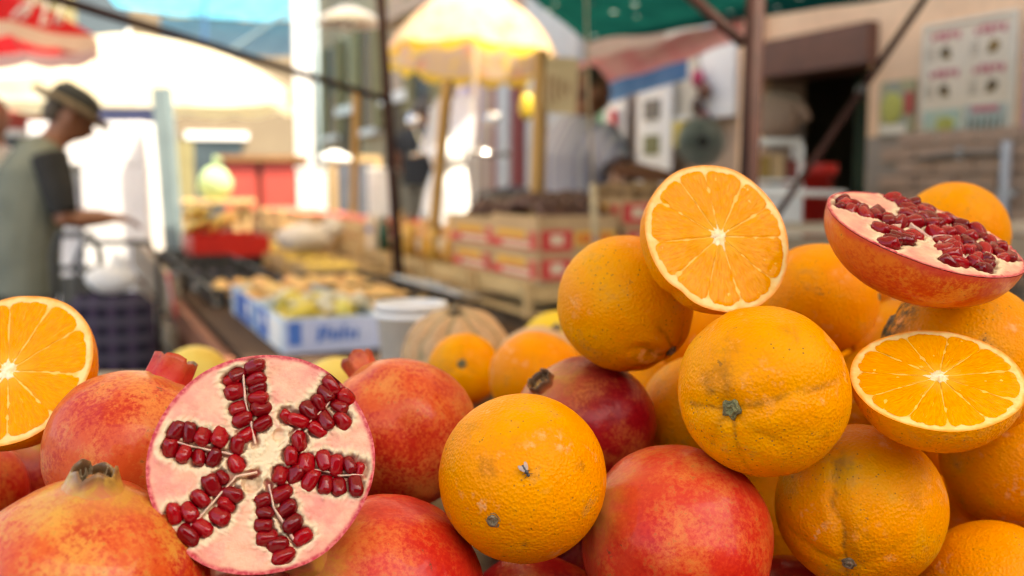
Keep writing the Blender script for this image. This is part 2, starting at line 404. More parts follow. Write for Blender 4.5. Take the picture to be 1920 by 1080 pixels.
for x in (8.7, 11.0): sd_ = bx('shop_door', DARK, fh, (x, .0, 1.1), (.9, .08, 2.2)); bx('frame', WHITE, sd_, (x, .02, 2.26), (1.1, .12, .12))
# house closing the street
eh = thing('house', 'pale sunlit house closing the far end of the street', 'house', S(17.5, -4, 0), UA)
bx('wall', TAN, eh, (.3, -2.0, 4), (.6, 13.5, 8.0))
for y in (-6.2, -4.2, -2.2, -.2, 1.8):
    for z in (1.2, 4.0): wdw = bx('window', GLASSD, eh, (-.02, y, z), (.1, .95, 1.7)); bx('frame', WHITE, wdw, (-.05, y, z + .95), (.14, 1.2, .14)); bx('shutter', SHUT, wdw, (-.07, y + .65, z), (.06, .4, 1.7))
bx('shop_awning', plain('red_awning', (.45, .06, .05), rough=.8), eh, (-.5, -3.0, 2.35), (.9, 1.6, .06), (0, .3, 0))

# raised pavement where the scooter stands
pv = bx('raised_pavement', STONE, None, (0, 0, 0), (10.0, 1.62, .34)); pv.location = S(8.0, 2.40, .168); pv.rotation_euler = (0, 0, UA); tag(pv, kind='structure')
# unseen house behind the viewer, added and sized to hold back frontal sky light
nh = thing('house', 'unseen low house behind the viewer, added to hold back frontal sky light', 'house', (9.0, -4.8, 0)); bx('wall', TAN, nh, (0, 0, 1.9), (20, .5, 3.8)); bx('cornice', BEIGE, nh, (0, .3, 3.7), (20, .2, .16))
for x in (-9, -6, -3, 0, 3, 6, 9): w_ = bx('window', GLASSD, nh, (x, .23, 2.2), (1.0, .08, 1.5)); bx('frame', WHITE, w_, (x, .26, 1.4), (1.2, .12, .08))
# ---- steel frame poles of the stalls
def pole(label, a, b, r, extra=()):
    o = thing('stall_pole', label, 'pole', a, group='brown frame poles of the stalls'); MB().loft([(0, 0, 0), b - a], r, 10).build('post', BROWN, o, True)
    MB().box((0, 0, .006), (r * 5, r * 5, .012)).build('foot_plate', BROWN, o)
    for p, q, rr_ in extra: MB().loft([p - a, q - a], rr_, 8).build('brace', BROWN, o, True)
    return o
p1 = at(1404, 330, 2.5); p0 = at(1417, 0, 2.5); k_ = (p1 - p0) / (p0.z - p1.z)
rt = p0 - k_ * (2.34 - p0.z); rbm = p1 + k_ * p1.z
pole('thick brown steel pole to the left of the dark doorway', rbm, rt, .0245, [(at(1392, 80, 2.5), at(1280, -20, 2.62), .015)])
p1 = at(739, 380, 4.6); p0 = at(714, 0, 4.6); k_ = (p1 - p0) / (p0.z - p1.z)
pole('brown pole leaning beside the patterned parasol', p1 + k_ * p1.z, p0 - k_ * (2.3 - p0.z), .023, [(at(722, 186, 4.6), at(80, -10, 2.9), .0155)])
o = thing('diagonal_rod', 'thin dark rod running diagonally in front of the doorway', 'rod', at(1455, 405, 2.75)); a_ = at(1455, 405, 2.75); MB().loft([(0, 0, 0), at(1618, 165, 2.9) - a_], .0095, 8).build('lower_rod', BROWN, o, True); MB().loft([at(1612, 174, 2.9) - a_, at(1752, -30, 3.0) - a_], .011, 8).build('upper_rod', BROWN, o, True); MB().ball(at(1615, 170, 2.9) - a_, .02, 10, 8).build('clamp', BLACKP, o, True)

# ---- awnings and tarpaulins overhead
CREAM = cloth('cream_canvas', (.80, .68, .48), .2); CREAM2 = cloth('cream_canvas_thin', (.84, .72, .52), .42)
def sheet(name, label, m, corners, sag=.06, n=20, seed=0, kind='awning'):
    a, b, c, d = [Vector(q) for q in corners]
    def fn(s_, t):
        p = a.lerp(b, s_).lerp(d.lerp(c, s_), t); p.z -= sag * 4 * s_ * (1 - s_) * 4 * t * (1 - t) + .025 * noise.noise(Vector((s_ * 5 + seed, t * 5, seed))); return p
    return tag(MB().grid(fn, n, n).build(name, m, None, True), label, kind)
sheet('stall_canopy', 'cream canvas sheet stretched high over the front fruit pile', CREAM, ((-1.0, -.35, 2.38), (1.4, -.35, 2.44), (1.4, 2.0, 2.36), (-1.0, 2.25, 2.34)), .05, kind='canopy')
sheet('stall_canopy', 'cream canvas sheet stretched high over the wooden crates', CREAM2, ((-3.1, 2.32, 2.46), (.75, 2.32, 2.44), (.05, 6.45, 2.56), (-2.5, 6.45, 2.60)), .04, seed=3, kind='canopy')
def hole_glints(g, o, col):
    h2 = g.step(g.voro(o, 6), .06, .14, 1., 0.); return g.mix(h2, col, (.75, .85, .80))  # pale spots in the cloth colour stand for daylight glinting through holes
GREEN = cloth('green_tarpaulin', (.003, .058, .046), .30, (.002, .038, .032), hole_glints)
sheet('green_tarpaulin', 'dark green holed tarpaulin with painted glints hanging over the vendor', GREEN, ((.465, 6.2, 2.09), (1.62, 4.25, 2.02), (2.05, 2.4, 2.12), (-.62, 2.7, 2.26)), .02, 26, 5)
PINK = cloth('pink_canvas', (.72, .26, .27), .4, (.76, .42, .40)); BLUEC = cloth('blue_canvas', (.10, .24, .48), .4, (.16, .32, .56))
sheet('pink_awning', 'faded pink and white awning sloping below the green tarpaulin', PINK, (at(1075, 122, 6.0), at(1395, 32, 4.9), at(1395, 74, 5.0), at(1080, 178, 6.1)), .01, seed=7)
sheet('blue_awning', 'blue canvas awning below the pink awning', BLUEC, (at(1100, 150, 6.3), at(1290, 100, 5.6), at(1290, 148, 5.6), at(1100, 205, 6.3)), .01, seed=8)
TBLUE = cloth('bright_blue_tarpaulin', (.10, .50, .72), .6, (.16, .58, .78)); GBLUE = cloth('grey_blue_canvas', (.20, .30, .36), .3, (.17, .26, .32))
ba = thing('blue_stall_awning', 'bright blue tarpaulin awning with grey-blue valance above the cream parasol', 'awning', at(480, 100, 12.5)); b0 = at(480, 100, 12.5)
def sheet_part(name, m, corners, parent, base, sag=.03, n=14):
    a, b, c, d = [Vector(q) - base for q in corners]
    def fn(s_, t):
        p = a.lerp(b, s_).lerp(d.lerp(c, s_), t); p.z -= sag * 4 * s_ * (1 - s_) + .02 * noise.noise(Vector((s_ * 6, t * 5, sag * 9))); return p
    return MB().grid(fn, n, n).build(name, m, parent, True)
sheet_part('top_sheet', TBLUE, (at(130, -90, 13.4), at(590, -80, 13.4), at(588, 36, 12.3), at(220, 12, 12.3)), ba, b0, .06)
sheet_part('valance', GBLUE, (at(300, 30, 12.5), at(594, 40, 12.5), at(594, 102, 12.55), at(300, 100, 12.55)), ba, b0)
MB().loft([at(383, -30, 12.2) - b0, at(384, 92, 12.2) - b0], .024, 6).build('rod', plain('dark_blue_rod', (.03, .10, .22), rough=.5), ba)
MB().loft([at(565, 4, 12.22) - b0, at(430, 96, 12.22) - b0], .022, 6).build('brace', TEAL, ba)

def parasol(name, label, c, r, h, n, m, mt, drop=.16, scallop=0., dome=1.5, tilt=(0, 0, 0)):
    """c: centre of the rim; the pole stands on the ground below"""
    o = thing(name, label, 'parasol', (c.x, c.y, 0)); rimz = c.z; M = Euler(tilt).to_matrix()
    def pt(s_, t):
        a = 2 * math.pi * t; k = t * n; fr_ = k - int(k); sagr = 1 - .045 * s_ * math.sin(math.pi * fr_); z = h * (1 - s_ ** dome) - .03 * math.sin(math.pi * fr_) * s_
        return M @ Vector((r * s_ * sagr * math.cos(a), r * s_ * sagr * math.sin(a), z)) + Vector((0, 0, rimz))
    MB().grid(pt, 14, n * 6).build('canopy', m, o, True)
    def val(s_, t):
        p = pt(1, t); k = t * n * 2; return p + Vector((0, 0, -drop * s_ * (1 - scallop * (2 * abs((k % 1) - .5)) ** 2)))
    MB().grid(val, 3, n * 12).build('valance', mt, o, True)
    MB().loft([(0, 0, .02), M @ Vector((0, 0, h + .06)) + Vector((0, 0, rimz))], .018, 8).build('pole', WHITE, o, True)
    MB().lathe([(.001, .10), (.05, .10), (.24, .05), (.25, 0), (.001, 0)], 18).build('base', GREYP, o)
    for k in range(n):
        a = 2 * math.pi * k / n; MB().loft([M @ Vector((r * q * math.cos(a), r * q * math.sin(a), h * (1 - q ** dome) - .012)) + Vector((0, 0, rimz)) for q in (.03, .35, .7, .99)], .006, 5).build('rib', GREYP, o)
    return o
PCREAM = cloth('parasol_cream', (.86, .80, .62), .55, (.86, .76, .54))
parasol('cream_parasol', 'big cream parasol glowing in the sun above the man in the hat', at(245, 172, 10.2), 1.74, .56, 8, PCREAM, PCREAM, .16, .3, dome=1.8)
def floral(g, o, col):
    f = g.step(g.voro(o, 7), .25, .42, 1, 0); c = g.mix(g.math('MULTIPLY', f, .6), col, (.85, .35, .22)); return g.mix(g.step(g.noise(o, 10, 2), .56, .64, 0, .7), c, (.90, .66, .16))
PFLOR = cloth('parasol_floral', (.70, .52, .36), .5, (.74, .56, .36), floral); PYEL = cloth('parasol_yellow', (.86, .62, .10), .55)
parasol('patterned_parasol', 'patterned parasol with scalloped yellow edge in the sun', at(885, 108, 7.2), .64, .46, 8, PFLOR, PYEL, .075, .7, dome=2.6, tilt=(R(-6), R(3), 0))
PRED = cloth('parasol_red', (.50, .025, .03), .4)
rp_ = parasol('red_parasol', 'red parasol with white lettering in the upper left corner', at(-70, 66, 5.6), .74, .30, 8, PRED, cloth('parasol_red_valance', (.80, .70, .62), .4), .09, .2)
# white script strokes on the red cloth
rb0 = Vector((at(-70, 66, 5.6).x, at(-70, 66, 5.6).y, 0)); STROKE = plain('white_lettering', (.80, .78, .76), rough=.7)
for pts in ([(22, 34), (40, 14), (62, 6), (52, 22), (40, 36)], [(88, 4), (84, 24), (76, 46), (92, 40)], [(118, 6), (110, 26), (104, 46), (116, 40)]):
    MB().loft([at(x, y, 4.80) - rb0 for x, y in pts], .010, 6).build('lettering', STROKE, rp_, True)

# ---- hanging lamps
LAMPW = plain('white_enamel', (.82, .83, .80), rough=.25, sc_=4)
def lamp(label, c, r, top):
    o = thing('pendant_lamp', label, 'lamp', c, group='white hanging lamps over the market'); MB().lathe([(.02, r * .55), (r * .3, r * .5), (r * .8, r * .25), (r, 0), (r * .985, .0), (r * .78, r * .22), (.02, r * .5)], 28).build('lamp_shade', LAMPW, o, True)
    MB().ball((0, 0, -.0), r * .22, 12, 8, (1, 1, 1.25)).build('bulb', plain('bulb_glass', (.8, .8, .76), rough=.1), o, True); MB().loft([(0, 0, r * .5), (0, 0, top - c.z)], .006, 6).build('cable', BLACKP, o)
lamp('white enamel lamp shade hanging left of the brown pole', at(654, 46, 6.4), .215, 3.4)
lamp('white lamp shade hanging low in the sun behind the crates', at(628, 302, 7.8), .15, 2.9)

# ---- far posts and furniture on the left
o = thing('white_column', 'tall white column between the parasols', 'column', (at(572, 300, 10).x, at(572, 300, 10).y, .338)); MB().box((0, 0, 1.5), (.16, .16, 2.9)).build('shaft', WHITE, o, bevel=.01); MB().box((0, 0, .06), (.26, .26, .12)).build('foot', GREYP, o); MB().box((0, 0, 2.98), (.24, .24, .08)).build('capital', GREYP, o); MB().loft([(.13, .02, 0), (.13, .02, 2.9)], .03, 8).build('drain_pipe', TEAL, o, True)
o = thing('teal_post', 'teal grey post leaning next to the white cabinet', 'post', (at(334, 400, 7.1).x, 7.05, 0)); MB().box((-.02, 0, .95), (.11, .11, 1.9), (0, R(-2.5), 0)).build('shaft', TEAL, o); MB().box((0, 0, .02), (.22, .22, .04)).build('foot_plate', TEAL, o)
c0 = at(190, 330, 7.4); o = thing('white_cabinet', 'bright white market cabinet behind the man in the hat', 'cabinet', (c0.x, c0.y, 0))
bx('upper_box', WHITE2, o, (.0, 0, 1.52), (.83, .5, .31), bevel=.01); bx('lower_box', WHITE2, o, (.19, 0, .68), (.47, .5, 1.36), bevel=.01); bx('side_panel', WHITE, o, (-.26, .1, .68), (.31, .3, 1.36)); bx('gap_strip', BLACKP, o, (-.075, -.02, .68), (.045, .3, 1.35))
bx('plinth', BLACKP, o, (0, .03, .004), (.7, .3, .008))
c0 = at(497, 335, 9.2); o = thing('red_counter', 'red fronted market counter left of the white column', 'counter', (c0.x, c0.y, 0)); bx('top', wood('counter_top', (.30, .16, .07), (.24, .12, .05)), o, (0, 0, 1.46), (.72, .5, .05)); bx('body', DKBROWN, o, (0, .03, .72), (.68, .4, 1.43))
for x in (-.17, .17): bx('red_panel', plain('faded_red_board', (.50, .07, .05), (.44, .06, .045), 4, .6), o, (x, -.19, 1.2), (.28, .04, .42))
o = thing('green_bag', 'pale green full plastic bag standing behind the bananas', 'bag', at(404, 372, 7.6)); MB().ball((0, 0, .11), .13, 16, 12, (1, .8, 1.0), lambda d: 1 + .12 * nz(d, 2.5)).build('sack', cloth('green_bag_film', (.46, .60, .34), .3), o, True); MB().loft([(0, 0, .2), (.01, 0, .27), (.03, 0, .31)], [.03, .02, .04], 8).build('knot', cloth('green_bag_film', (.46, .60, .34), .3), o, True)
c0 = at(228, 232, 8.6); o = thing('dark_signboard', 'dark blue signboard strip above the white cabinet', 'sign', (c0.x, c0.y, 0)); bx('board', plain('navy_board', (.03, .035, .09), (.02, .025, .06), 4, .5), o, (0, 0, c0.z + .06), (.66, .04, .15))
for x in (-.3, .3): bx('post', BLACKP, o, (x, 0, (c0.z - .015) / 2), (.04, .04, c0.z - .015))
# table carrying the bag
c0 = at(404, 372, 7.6); o = thing('small_table', 'small wooden table under the pale green bag', 'table', (c0.x, c0.y, 0)); bx('top', PINE, o, (0, 0, c0.z - .022), (.5, .4, .03))
for x in (-.2, .2):
    for y in (-.15, .15): bx('leg', PINEV, o, (x, y, (c0.z - .037) / 2), (.04, .04, c0.z - .037))

# ---- right side furniture before the wall
lv = thing('louvred_panel', 'white louvred panel behind the vendor', 'panel', S(3.35, WALLV - .10, 0), UA)
bx('frame', WHITE, lv, (0, 0, .95), (.62, .03, 1.9)); lm = MB().box((0, 0, 0), (.56, .02, .035), (R(35), 0, 0)).mesh('slat', WHITE)
for k in range(20):
    s_ = link('slat', lm, lv); s_.location = (0, .028, .25 + k * .078)
fl = thing('flag_sign', 'small Italian flag sign on the white louvred panel', 'flag', S(3.18, WALLV - .165, 1.62), UA)
for k, m_ in enumerate((plain('flag_green', (.02, .30, .12), rough=.7), plain('flag_white', (.8, .8, .78), rough=.7), plain('flag_red', (.60, .03, .04), rough=.7))): bx('stripe', m_, fl, (.085 - .085 * k, 0, .06), (.085, .006, .14))
ms = thing('menu_board', 'tall white board with small food pictures beside the louvred panel', 'menu board', S(2.62, WALLV - .12, 0), UA); bx('board', WHITE, ms, (0, 0, 1.0), (.40, .03, 2.0))
for k, (z, m_) in enumerate(((1.72, plain('photo_grey', (.22, .20, .17), (.10, .09, .07), 30)), (1.49, plain('photo_green', (.20, .20, .08), (.10, .10, .04), 30)), (1.28, plain('photo_brown', (.34, .20, .09), (.2, .1, .04), 30)), (1.06, plain('photo_red', (.40, .12, .06), (.2, .1, .04), 30)))):
    bx('picture', m_, ms, (0, .02, z), (.19, .012, .13))
bp = thing('brown_panel', 'brown upright board beside the flag', 'board', S(2.93, WALLV - .22, 0), UA); bx('board', plain('brown_board', (.26, .14, .09), rough=.7), bp, (0, 0, .74), (.16, .04, 1.48)); bx('foot', DKBROWN, bp, (0, 0, .01), (.22, .2, .02))
# fan
c0 = at(1315, 266, 4.9); fn_ = thing('electric_fan', 'round grey-green electric fan on a stand', 'fan', (c0.x, c0.y, 0)); z0 = c0.z
cage = MB()
for r_ in (.045, .075, .10, .118): cage.loft([(r_ * math.cos(a * math.pi / 12), -.03, z0 + r_ * math.sin(a * math.pi / 12)) for a in range(25)], .0035, 5, cap=False)
for k in range(28):
    a = math.pi * 2 * k / 28; cage.loft([(.02 * math.cos(a), -.045, z0 + .02 * math.sin(a)), (.12 * math.cos(a), -.02, z0 + .12 * math.sin(a))], .002, 4)
cage.build('cage', plain('fan_grey', (.34, .40, .38), rough=.4), fn_, True)
for k in range(4):
    a = math.pi / 2 * k; MB().ball((.055 * math.cos(a), .01, z0 + .055 * math.sin(a)), .05, 10, 8, (1, .12, .75), rot=(0, -a, .3)).build('blade', plain('fan_blade', (.30, .38, .36), rough=.4), fn_, True)
MB().loft([(0, .022, z0), (0, .028, z0)], .118, 24).build('rear_guard', plain('fan_pale', (.46, .52, .49), rough=.5), fn_, True); MB().loft([(0, -.05, z0), (0, .08, z0)], .026, 12).build('motor', BLACKP, fn_, True); MB().loft([(0, .05, z0 - .02), (0, .05, .03)], .012, 8).build('stand', GREYP, fn_, True); MB().lathe([(.001, .04), (.12, .03), (.14, 0), (.001, 0)], 20, (0, .05, 0)).build('base', GREYP, fn_)
# things on the shop front above the fan
hg = thing('hanging_goods', 'string of red and brown goods hanging above the fan', 'goods', S(2.12, WALLV - .10, 1.9), UA)
MB().loft([(0, 0, .05), (0, 0, -.32)], .004, 5).build('string', BROWN, hg)
for k, (dz, c) in enumerate(((-.02, (.42, .03, .08)), (-.10, (.16, .06, .03)), (-.19, (.10, .05, .03)), (-.27, (.16, .04, .03)))): MB().ball((.04 * (-1) ** k, 0, dz), .05, 10, 8, (1, .7, 1.1), lambda d: 1 + .15 * nz(d, 3, k)).build('bundle', plain('goods_%d' % k, c, rough=.6), hg, True)
hb = thing('yellow_packet', 'yellow packet hanging above the fan on the pale wall', 'packet', S(2.36, WALLV - .09, 1.55), UA); bx('pouch', plain('yellow_film', (.66, .48, .05), rough=.4), hb, (0, 0, 0), (.14, .03, .16)); bx('header', WHITE, hb, (0, 0, .10), (.14, .012, .03))
# rack with boxes
c0 = at(1450, 440, 4.0); rk = thing('white_rack', 'white tubular rack with boxes right of the thick brown pole', 'rack', (c0.x, c0.y, 0), R(-8)); zt = at(1450, 268, 4.0).z
for x in (-.085, .085):
    for y in (-.1, .1): MB().loft([(x, y, 0), (x, y, zt - .02), (x * .82, y, zt)], .012, 8).build('leg', WHITE2, rk, True)
for y in (-.1, .1): MB().loft([(-.085, y, zt), (.085, y, zt)], .013, 8).build('top_bar', WHITE2, rk, True)
for z in (.35, .80, zt - .15): bx('shelf', WHITE2, rk, (0, 0, z), (.19, .22, .012))
bx('front_panel', WHITE2, rk, (0, -.115, zt - .30), (.18, .008, .26))
zb = zt - .144
for x, w_, h_, m_, lab in ((-.055, .05, .085, plain('ochre_box', (.42, .26, .06), rough=.6), 'small ochre box on the top shelf of the white rack'), (.0, .05, .095, CARD, 'small cardboard box on the top shelf of the white rack'), (.052, .04, .07, plain('dark_red_box', (.20, .03, .02), rough=.6), 'small dark red box on the top shelf of the white rack')):
    q = Vector((c0.x, c0.y, zb)) + Matrix.Rotation(R(-8), 3, 'Z') @ Vector((x, -.02, 0)); b = thing('small_box', lab, 'box', q, R(-8)); bx('carton', m_, b, (0, 0, h_ / 2 + .0005), (w_, .12, h_)); bx('flap', m_, b, (0, 0, h_ + .003), (w_ * .96, .115, .004))
sk = thing('pink_sack', 'pale pinkish crumpled sack standing above the white rack', 'sack', Vector((c0.x, c0.y + .0, zt + .014))); MB().ball((0, 0, .09), .09, 18, 14, (.95, .7, 1.05), lambda d: 1 + .16 * nz(d, 2.2, 4) + .05 * nz(d, 6, 1)).build('sack', cloth('sack_cloth', (.42, .30, .24), .15, (.34, .24, .19)), sk, True); MB().loft([(.04, 0, .15), (.09, 0, .11), (.12, 0, .07)], [.04, .035, .025], 8).build('fold', cloth('sack_cloth', (.42, .30, .24), .15), sk, True)
c0 = at(1512, 400, 4.6); o = thing('red_bin', 'red plastic container inside the doorway beside the white rack', 'container', (c0.x, c0.y, 0)); MB().lathe([(.001, 0), (.10, 0), (.115, 1.30), (.125, 1.30), (.125, 1.33), (.11, 1.33), (.001, 1.2)], 20).build('drum', REDP, o, True); MB().lathe([(.127, 1.28), (.132, 1.29), (.132, 1.32), (.127, 1.33)], 20).build('rim', REDP, o, True)
c0 = at(1650, 432, 3.4); o = thing('display_bench', 'long pale wooden bench behind the right of the pile', 'bench', (c0.x, c0.y, 0), R(6)); bz = c0.z
for k in range(3): bx('board', wood('pale_bench_board', (.55, .47, .36), (.46, .38, .28)), o, (.1, .08 + k * .11, bz), (1.3, .10, .03))
for x in (-.42, .1, .62):
    for y in (.06, .32): bx('leg', GREYW, o, (x, y, (bz - .015) / 2), (.05, .05, bz - .015))
bx('apron', GREYW, o, (.1, .05, bz - .07), (1.28, .025, .09)); MB().loft([(-.50, .02, bz + .13), (-.12, .02, bz + .125)], .012, 8).build('white_bar', WHITE2, o, True)
for x in (-.48, -.14): MB().loft([(x, .04, bz), (x, .02, bz + .13)], .008, 6).build('bracket', WHITE2, o, True)
# posters and pipe on the peach wall
def onwall(u, z, out=.02): return S(u, WALLV - out, z)
big = thing('menu_poster', 'large framed poster with four food pictures under red headings on the wall', 'poster', onwall(.20, 1.70, .012), UA); big.scale = (.93,) * 3
PAPER = plain('poster_paper', (.70, .58, .43), (.66, .54, .39), 6, .7); bx('sheet', PAPER, big, (0, 0, 0), (.50, .012, .52))
for x, z, w_, d_ in ((0, .275, .54, .02), (0, -.275, .54, .02)): bx('frame', LACE, big, (x, .002, z), (w_, .022, d_))
for x in (-.262, .262): bx('frame', LACE, big, (x, .002, 0), (.02, .022, .53))
HEAD = plain('poster_red_heading', (.48, .10, .13), (.5, .16, .18), 40, .7); FOOD = [plain('food_dark', (.07, .05, .025), (.12, .07, .02), 60, .6), plain('food_ochre', (.30, .17, .03), (.16, .08, .02), 50, .6)]
for x in (.13, -.13):
    for z in (.215, .035):
        for k in range(5): bx('heading', HEAD, big, (x + .075 - .037 * k, .0075, z + .008 * (k % 2)), (.026, .004, .026 + .008 * (k % 3)))
        MB().ball((x - .02 * (x < 0), .007, z - .075), .034, 14, 8, (1.0, .12, .8)).build('food_picture', FOOD[x < 0 and z > .1], big, True); MB().ball((x - .01, .008, z - .098), .026, 12, 6, (1.1, .1, .4)).build('plate', FOOD[1], big, True)
        for k in range(4): bx('small_print', plain('small_print', (.40, .33, .26), rough=.8), big, (x + .085, .0075, z - .05 - .018 * k), (.05, .003, .006))
bx('green_panel', plain('poster_teal', (.30, .44, .40), (.42, .45, .28), 20), big, (.13, .007, -.195), (.23, .004, .12)); MB().ball((.11, .009, -.205), .05, 14, 8, (1.2, .08, .75)).build('food_picture', plain('food_yellow', (.46, .42, .07), (.30, .30, .06), 40), big, True)
bx('green_panel', plain('poster_pale', (.45, .50, .44), (.3, .34, .3), 60), big, (-.12, .007, -.19), (.24, .004, .13)); bx('heading', HEAD, big, (-.12, .0095, -.145), (.15, .004, .026))
for k in range(6): MB().loft([(-.03 - .035 * k, .009, -.245), (-.035 - .035 * k, .009, -.18)], [.007, .005], 6).build('bottle_picture', FOOD[0] if k % 2 else GREENP, big, True)
sm = thing('small_poster', 'small colourful poster left of the large framed one', 'poster', onwall(.60, 1.60, .012), UA); bx('sheet', plain('poster_olive', (.34, .30, .14), (.24, .25, .20), 14, .7), sm, (0, 0, 0), (.22, .012, .26)); MB().ball((.03, .008, .0), .07, 14, 8, (1, .08, 1.1)).build('picture', plain('food_yellow', (.46, .42, .07)), sm, True); bx('red_patch', plain('poster_red', (.42, .04, .03), rough=.6), sm, (-.078, .008, .02), (.05, .006, .10)); bx('caption', LACE, sm, (.02, .008, -.10), (.16, .004, .05))
pk = thing('pink_poster', 'pink and purple poster strip at the right edge of the wall', 'poster', onwall(-.18, 1.68, .012), UA); bx('sheet', plain('poster_pink', (.48, .16, .26), (.40, .26, .42), 8, .7), pk, (0, 0, 0), (.16, .012, .46)); bx('lower_picture', plain('poster_mauve', (.40, .24, .32), rough=.7), pk, (0, .008, -.12), (.13, .004, .14))
pp = thing('wall_pipe', 'grey vertical pipe on the brick base', 'pipe', onwall(-.065, .6, .06), UA); MB().loft([(0, 0, -.3), (0, 0, .82)], .021, 10).build('pipe', plain('galvanised', (.36, .37, .37), (.28, .29, .30), 20, .5), pp, True)
for z in (.1, .6): MB().box((0, -.02, z), (.07, .05, .022)).build('clip', GREYP, pp)
cb = thing('wall_cable', 'dark horizontal cable duct on the brick base', 'cable duct', onwall(.2, 1.375, .035), UA); MB().loft([(.24, 0, -.02), (0, .0, 0), (-.26, 0, .0)], .013, 8).build('duct', plain('duct_grey', (.20, .17, .14), rough=.8), cb, True); MB().box((0, -.01, 0), (.03, .03, .05)).build('clip', GREYP, cb)

# ============================================================ the crate stall in the middle
TZ1 = .745
st = thing('market_stall', 'long wooden market stall with a slatted side full of crates', 'stall', S(0, 0, 0), UA)
for k in range(7): bx('tabletop_board', DARKW, st, (3.42, -.07 - k * .145, TZ1 - .02), (7.56, .135, .03))
for k in range(3): bx('tabletop_board', DARKW, st, (3.62, -1.09 - k * .145, .76), (7.16, .135, .03))
for u in (.1, 1.5, 4.2, 7.1):
    for v in (.0, .98, 1.42): bx('leg', REDBR, st, (u, -v, .36), (.06, .06, .72))
bx('rail', REDBR, st, (.15, .04, .69), (2.6, .035, .10)); bx('rail', GREYW, st, (4.4, .045, .80), (5.6, .03, .07))
for z in (.14, .34, .53, .70): bx('slat', GREYW, st, (4.4, .047, z), (5.6, .025, .10))
for u in (1.62, 3.4, 5.2, 7.0): bx('slat_post', GREYW, st, (u, .02, .42), (.05, .03, .80))
# pine crates carrying the upper row
def crate(label, u, v, z, L=.55, W=.34, H=.122, group='pine crates of the upper row'):
    o = thing('wooden_crate', label, 'crate', S(u, v, z), UA, group)
    for x in (-L / 2 + .02, L / 2 - .02):
        for y in (-W / 2 - .0185, W / 2 + .0185): bx('corner_post', PINEV, o, (x, y, H / 2), (.036, .02, H))
    for y in (-W / 2 - .004, W / 2 + .004):
        bx('slat', PINE, o, (0, y, H - .030), (L, .008, .056)); bx('slat', PINE, o, (0, y, .010), (L, .008, .018))
    for x in (-L / 2 - .002, L / 2 + .002): bx('end_slat', PINE, o, (x, 0, H - .035), (.008, W - .002, .06))
    for k in range(4): bx('bottom_slat', PINE, o, (0, -W / 2 + .05 + k * .08, .008), (L - .01, .06, .008))
    return o
ORD = ['nearest', 'second', 'third', 'fourth', 'fifth', 'sixth', 'seventh', 'eighth', 'ninth', 'tenth']
for k in range(10): crate('light pine crate, %s from the front in the row under the boxes' % ORD[k], .30 + k * .575, 1.195, .776)
for k in range(6): crate('pine crate of tomatoes in the far upper row, %s from the front' % ORD[k], 2.45 + k * .6, 1.20, .900, H=.13)
for k in range(4): crate('low pine crate of lemons on the lower tier, %s from the front' % ORD[k], 2.05 + k * .6, .80, .743, H=.085, group='low pine crates of the lower tier')
# printed cardboard boxes of dates
def printed_box(label, u, v, z, rz=0., L=.41, W=.31, H=.098, wall=0.):
    o = thing('cardboard_box', label, 'box', S(u, v, z), UA + rz, 'red and yellow printed boxes on the crates')
    bx('bottom', CARD, o, (0, 0, .004), (L - .004, W - .004, .006))
    for y in (-W / 2, W / 2): bx('long_side', CARD, o, (0, y, H / 2 + wall / 2), (L, .007, H + wall))
    for x in (-L / 2, L / 2): bx('short_side', CARD, o, (x, 0, H / 2 + wall / 2), (.007, W - .008, H + wall))
    yy = W / 2 + .0048                                     # the long side facing the street
    bx('print_band', REDPR, o, (0, yy, .030), (L * .98, .002, .030)); bx('print_band', YELPR, o, (.02, yy, .066), (L * .62, .002, .024)); bx('print_band', PALEPR, o, (-.03, yy + .0015, .030), (L * .6, .002, .016)); bx('print_band', REDPR, o, (-L * .42, yy, .062), (.05, .002, .030))
    xx = -L / 2 - .0048                                    # the short side facing the lens
    bx('print_panel', REDPR, o, (xx, .085, .047), (.002, .12, .072)); bx('print_panel', YELPR, o, (xx, -.065, .052), (.002, .155, .052)); bx('print_mark', PALEPR, o, (xx - .0015, .085, .05), (.002, .05, .036))
    for k in range(4): bx('print_mark', REDPR, o, (xx - .0015, -.015 - k * .033, .052), (.002, .018, .026))
    return o
z0 = .899
BOXL = ['lower box of the nearest printed stack', 'upper box of the nearest printed stack, full of dark dates', 'lower box of the second printed stack', 'upper box of the second printed stack']
printed_box('red and yellow ' + BOXL[0], .215, 1.185, z0); printed_box('red and yellow ' + BOXL[1], .215, 1.185, z0 + .1, wall=.035)
printed_box('red and yellow ' + BOXL[2], .64, 1.185, z0); printed_box('red and yellow ' + BOXL[3], .64, 1.185, z0 + .1, R(3), wall=.02)
printed_box('lower printed box behind the nearest stack by the vendor', .22, 1.53, z0 - .01); printed_box('upper printed box behind the nearest stack by the vendor', .22, 1.53, z0 + .09)
printed_box('topmost printed box behind the nearest stack by the vendor', .22, 1.53, z0 + .19, R(-4))
st2 = thing('side_table', 'narrow table behind the printed boxes', 'table', S(.25, 1.58, 0), UA); bx('top', GREYW, st2, (0, 0, .875), (.9, .26, .025))
for x in (-.4, .4):
    for y in (-.1, .1): bx('leg', GREYW, st2, (x, y, .431), (.04, .04, .862))
DATE = [plain('date_brown', (.13, .05, .03), (.08, .03, .02), 40, .4), plain('date_dark', (.085, .035, .03), (.13, .06, .03), 40, .4)]
date_me = [MB().ball((0, 0, 0), .017, 10, 7, (1.0, .95, 1.35), lambda d: 1 + .08 * nz(d, 3, k)).mesh('date', DATE[k], True) for k in range(2)]
rd = random.Random(9)
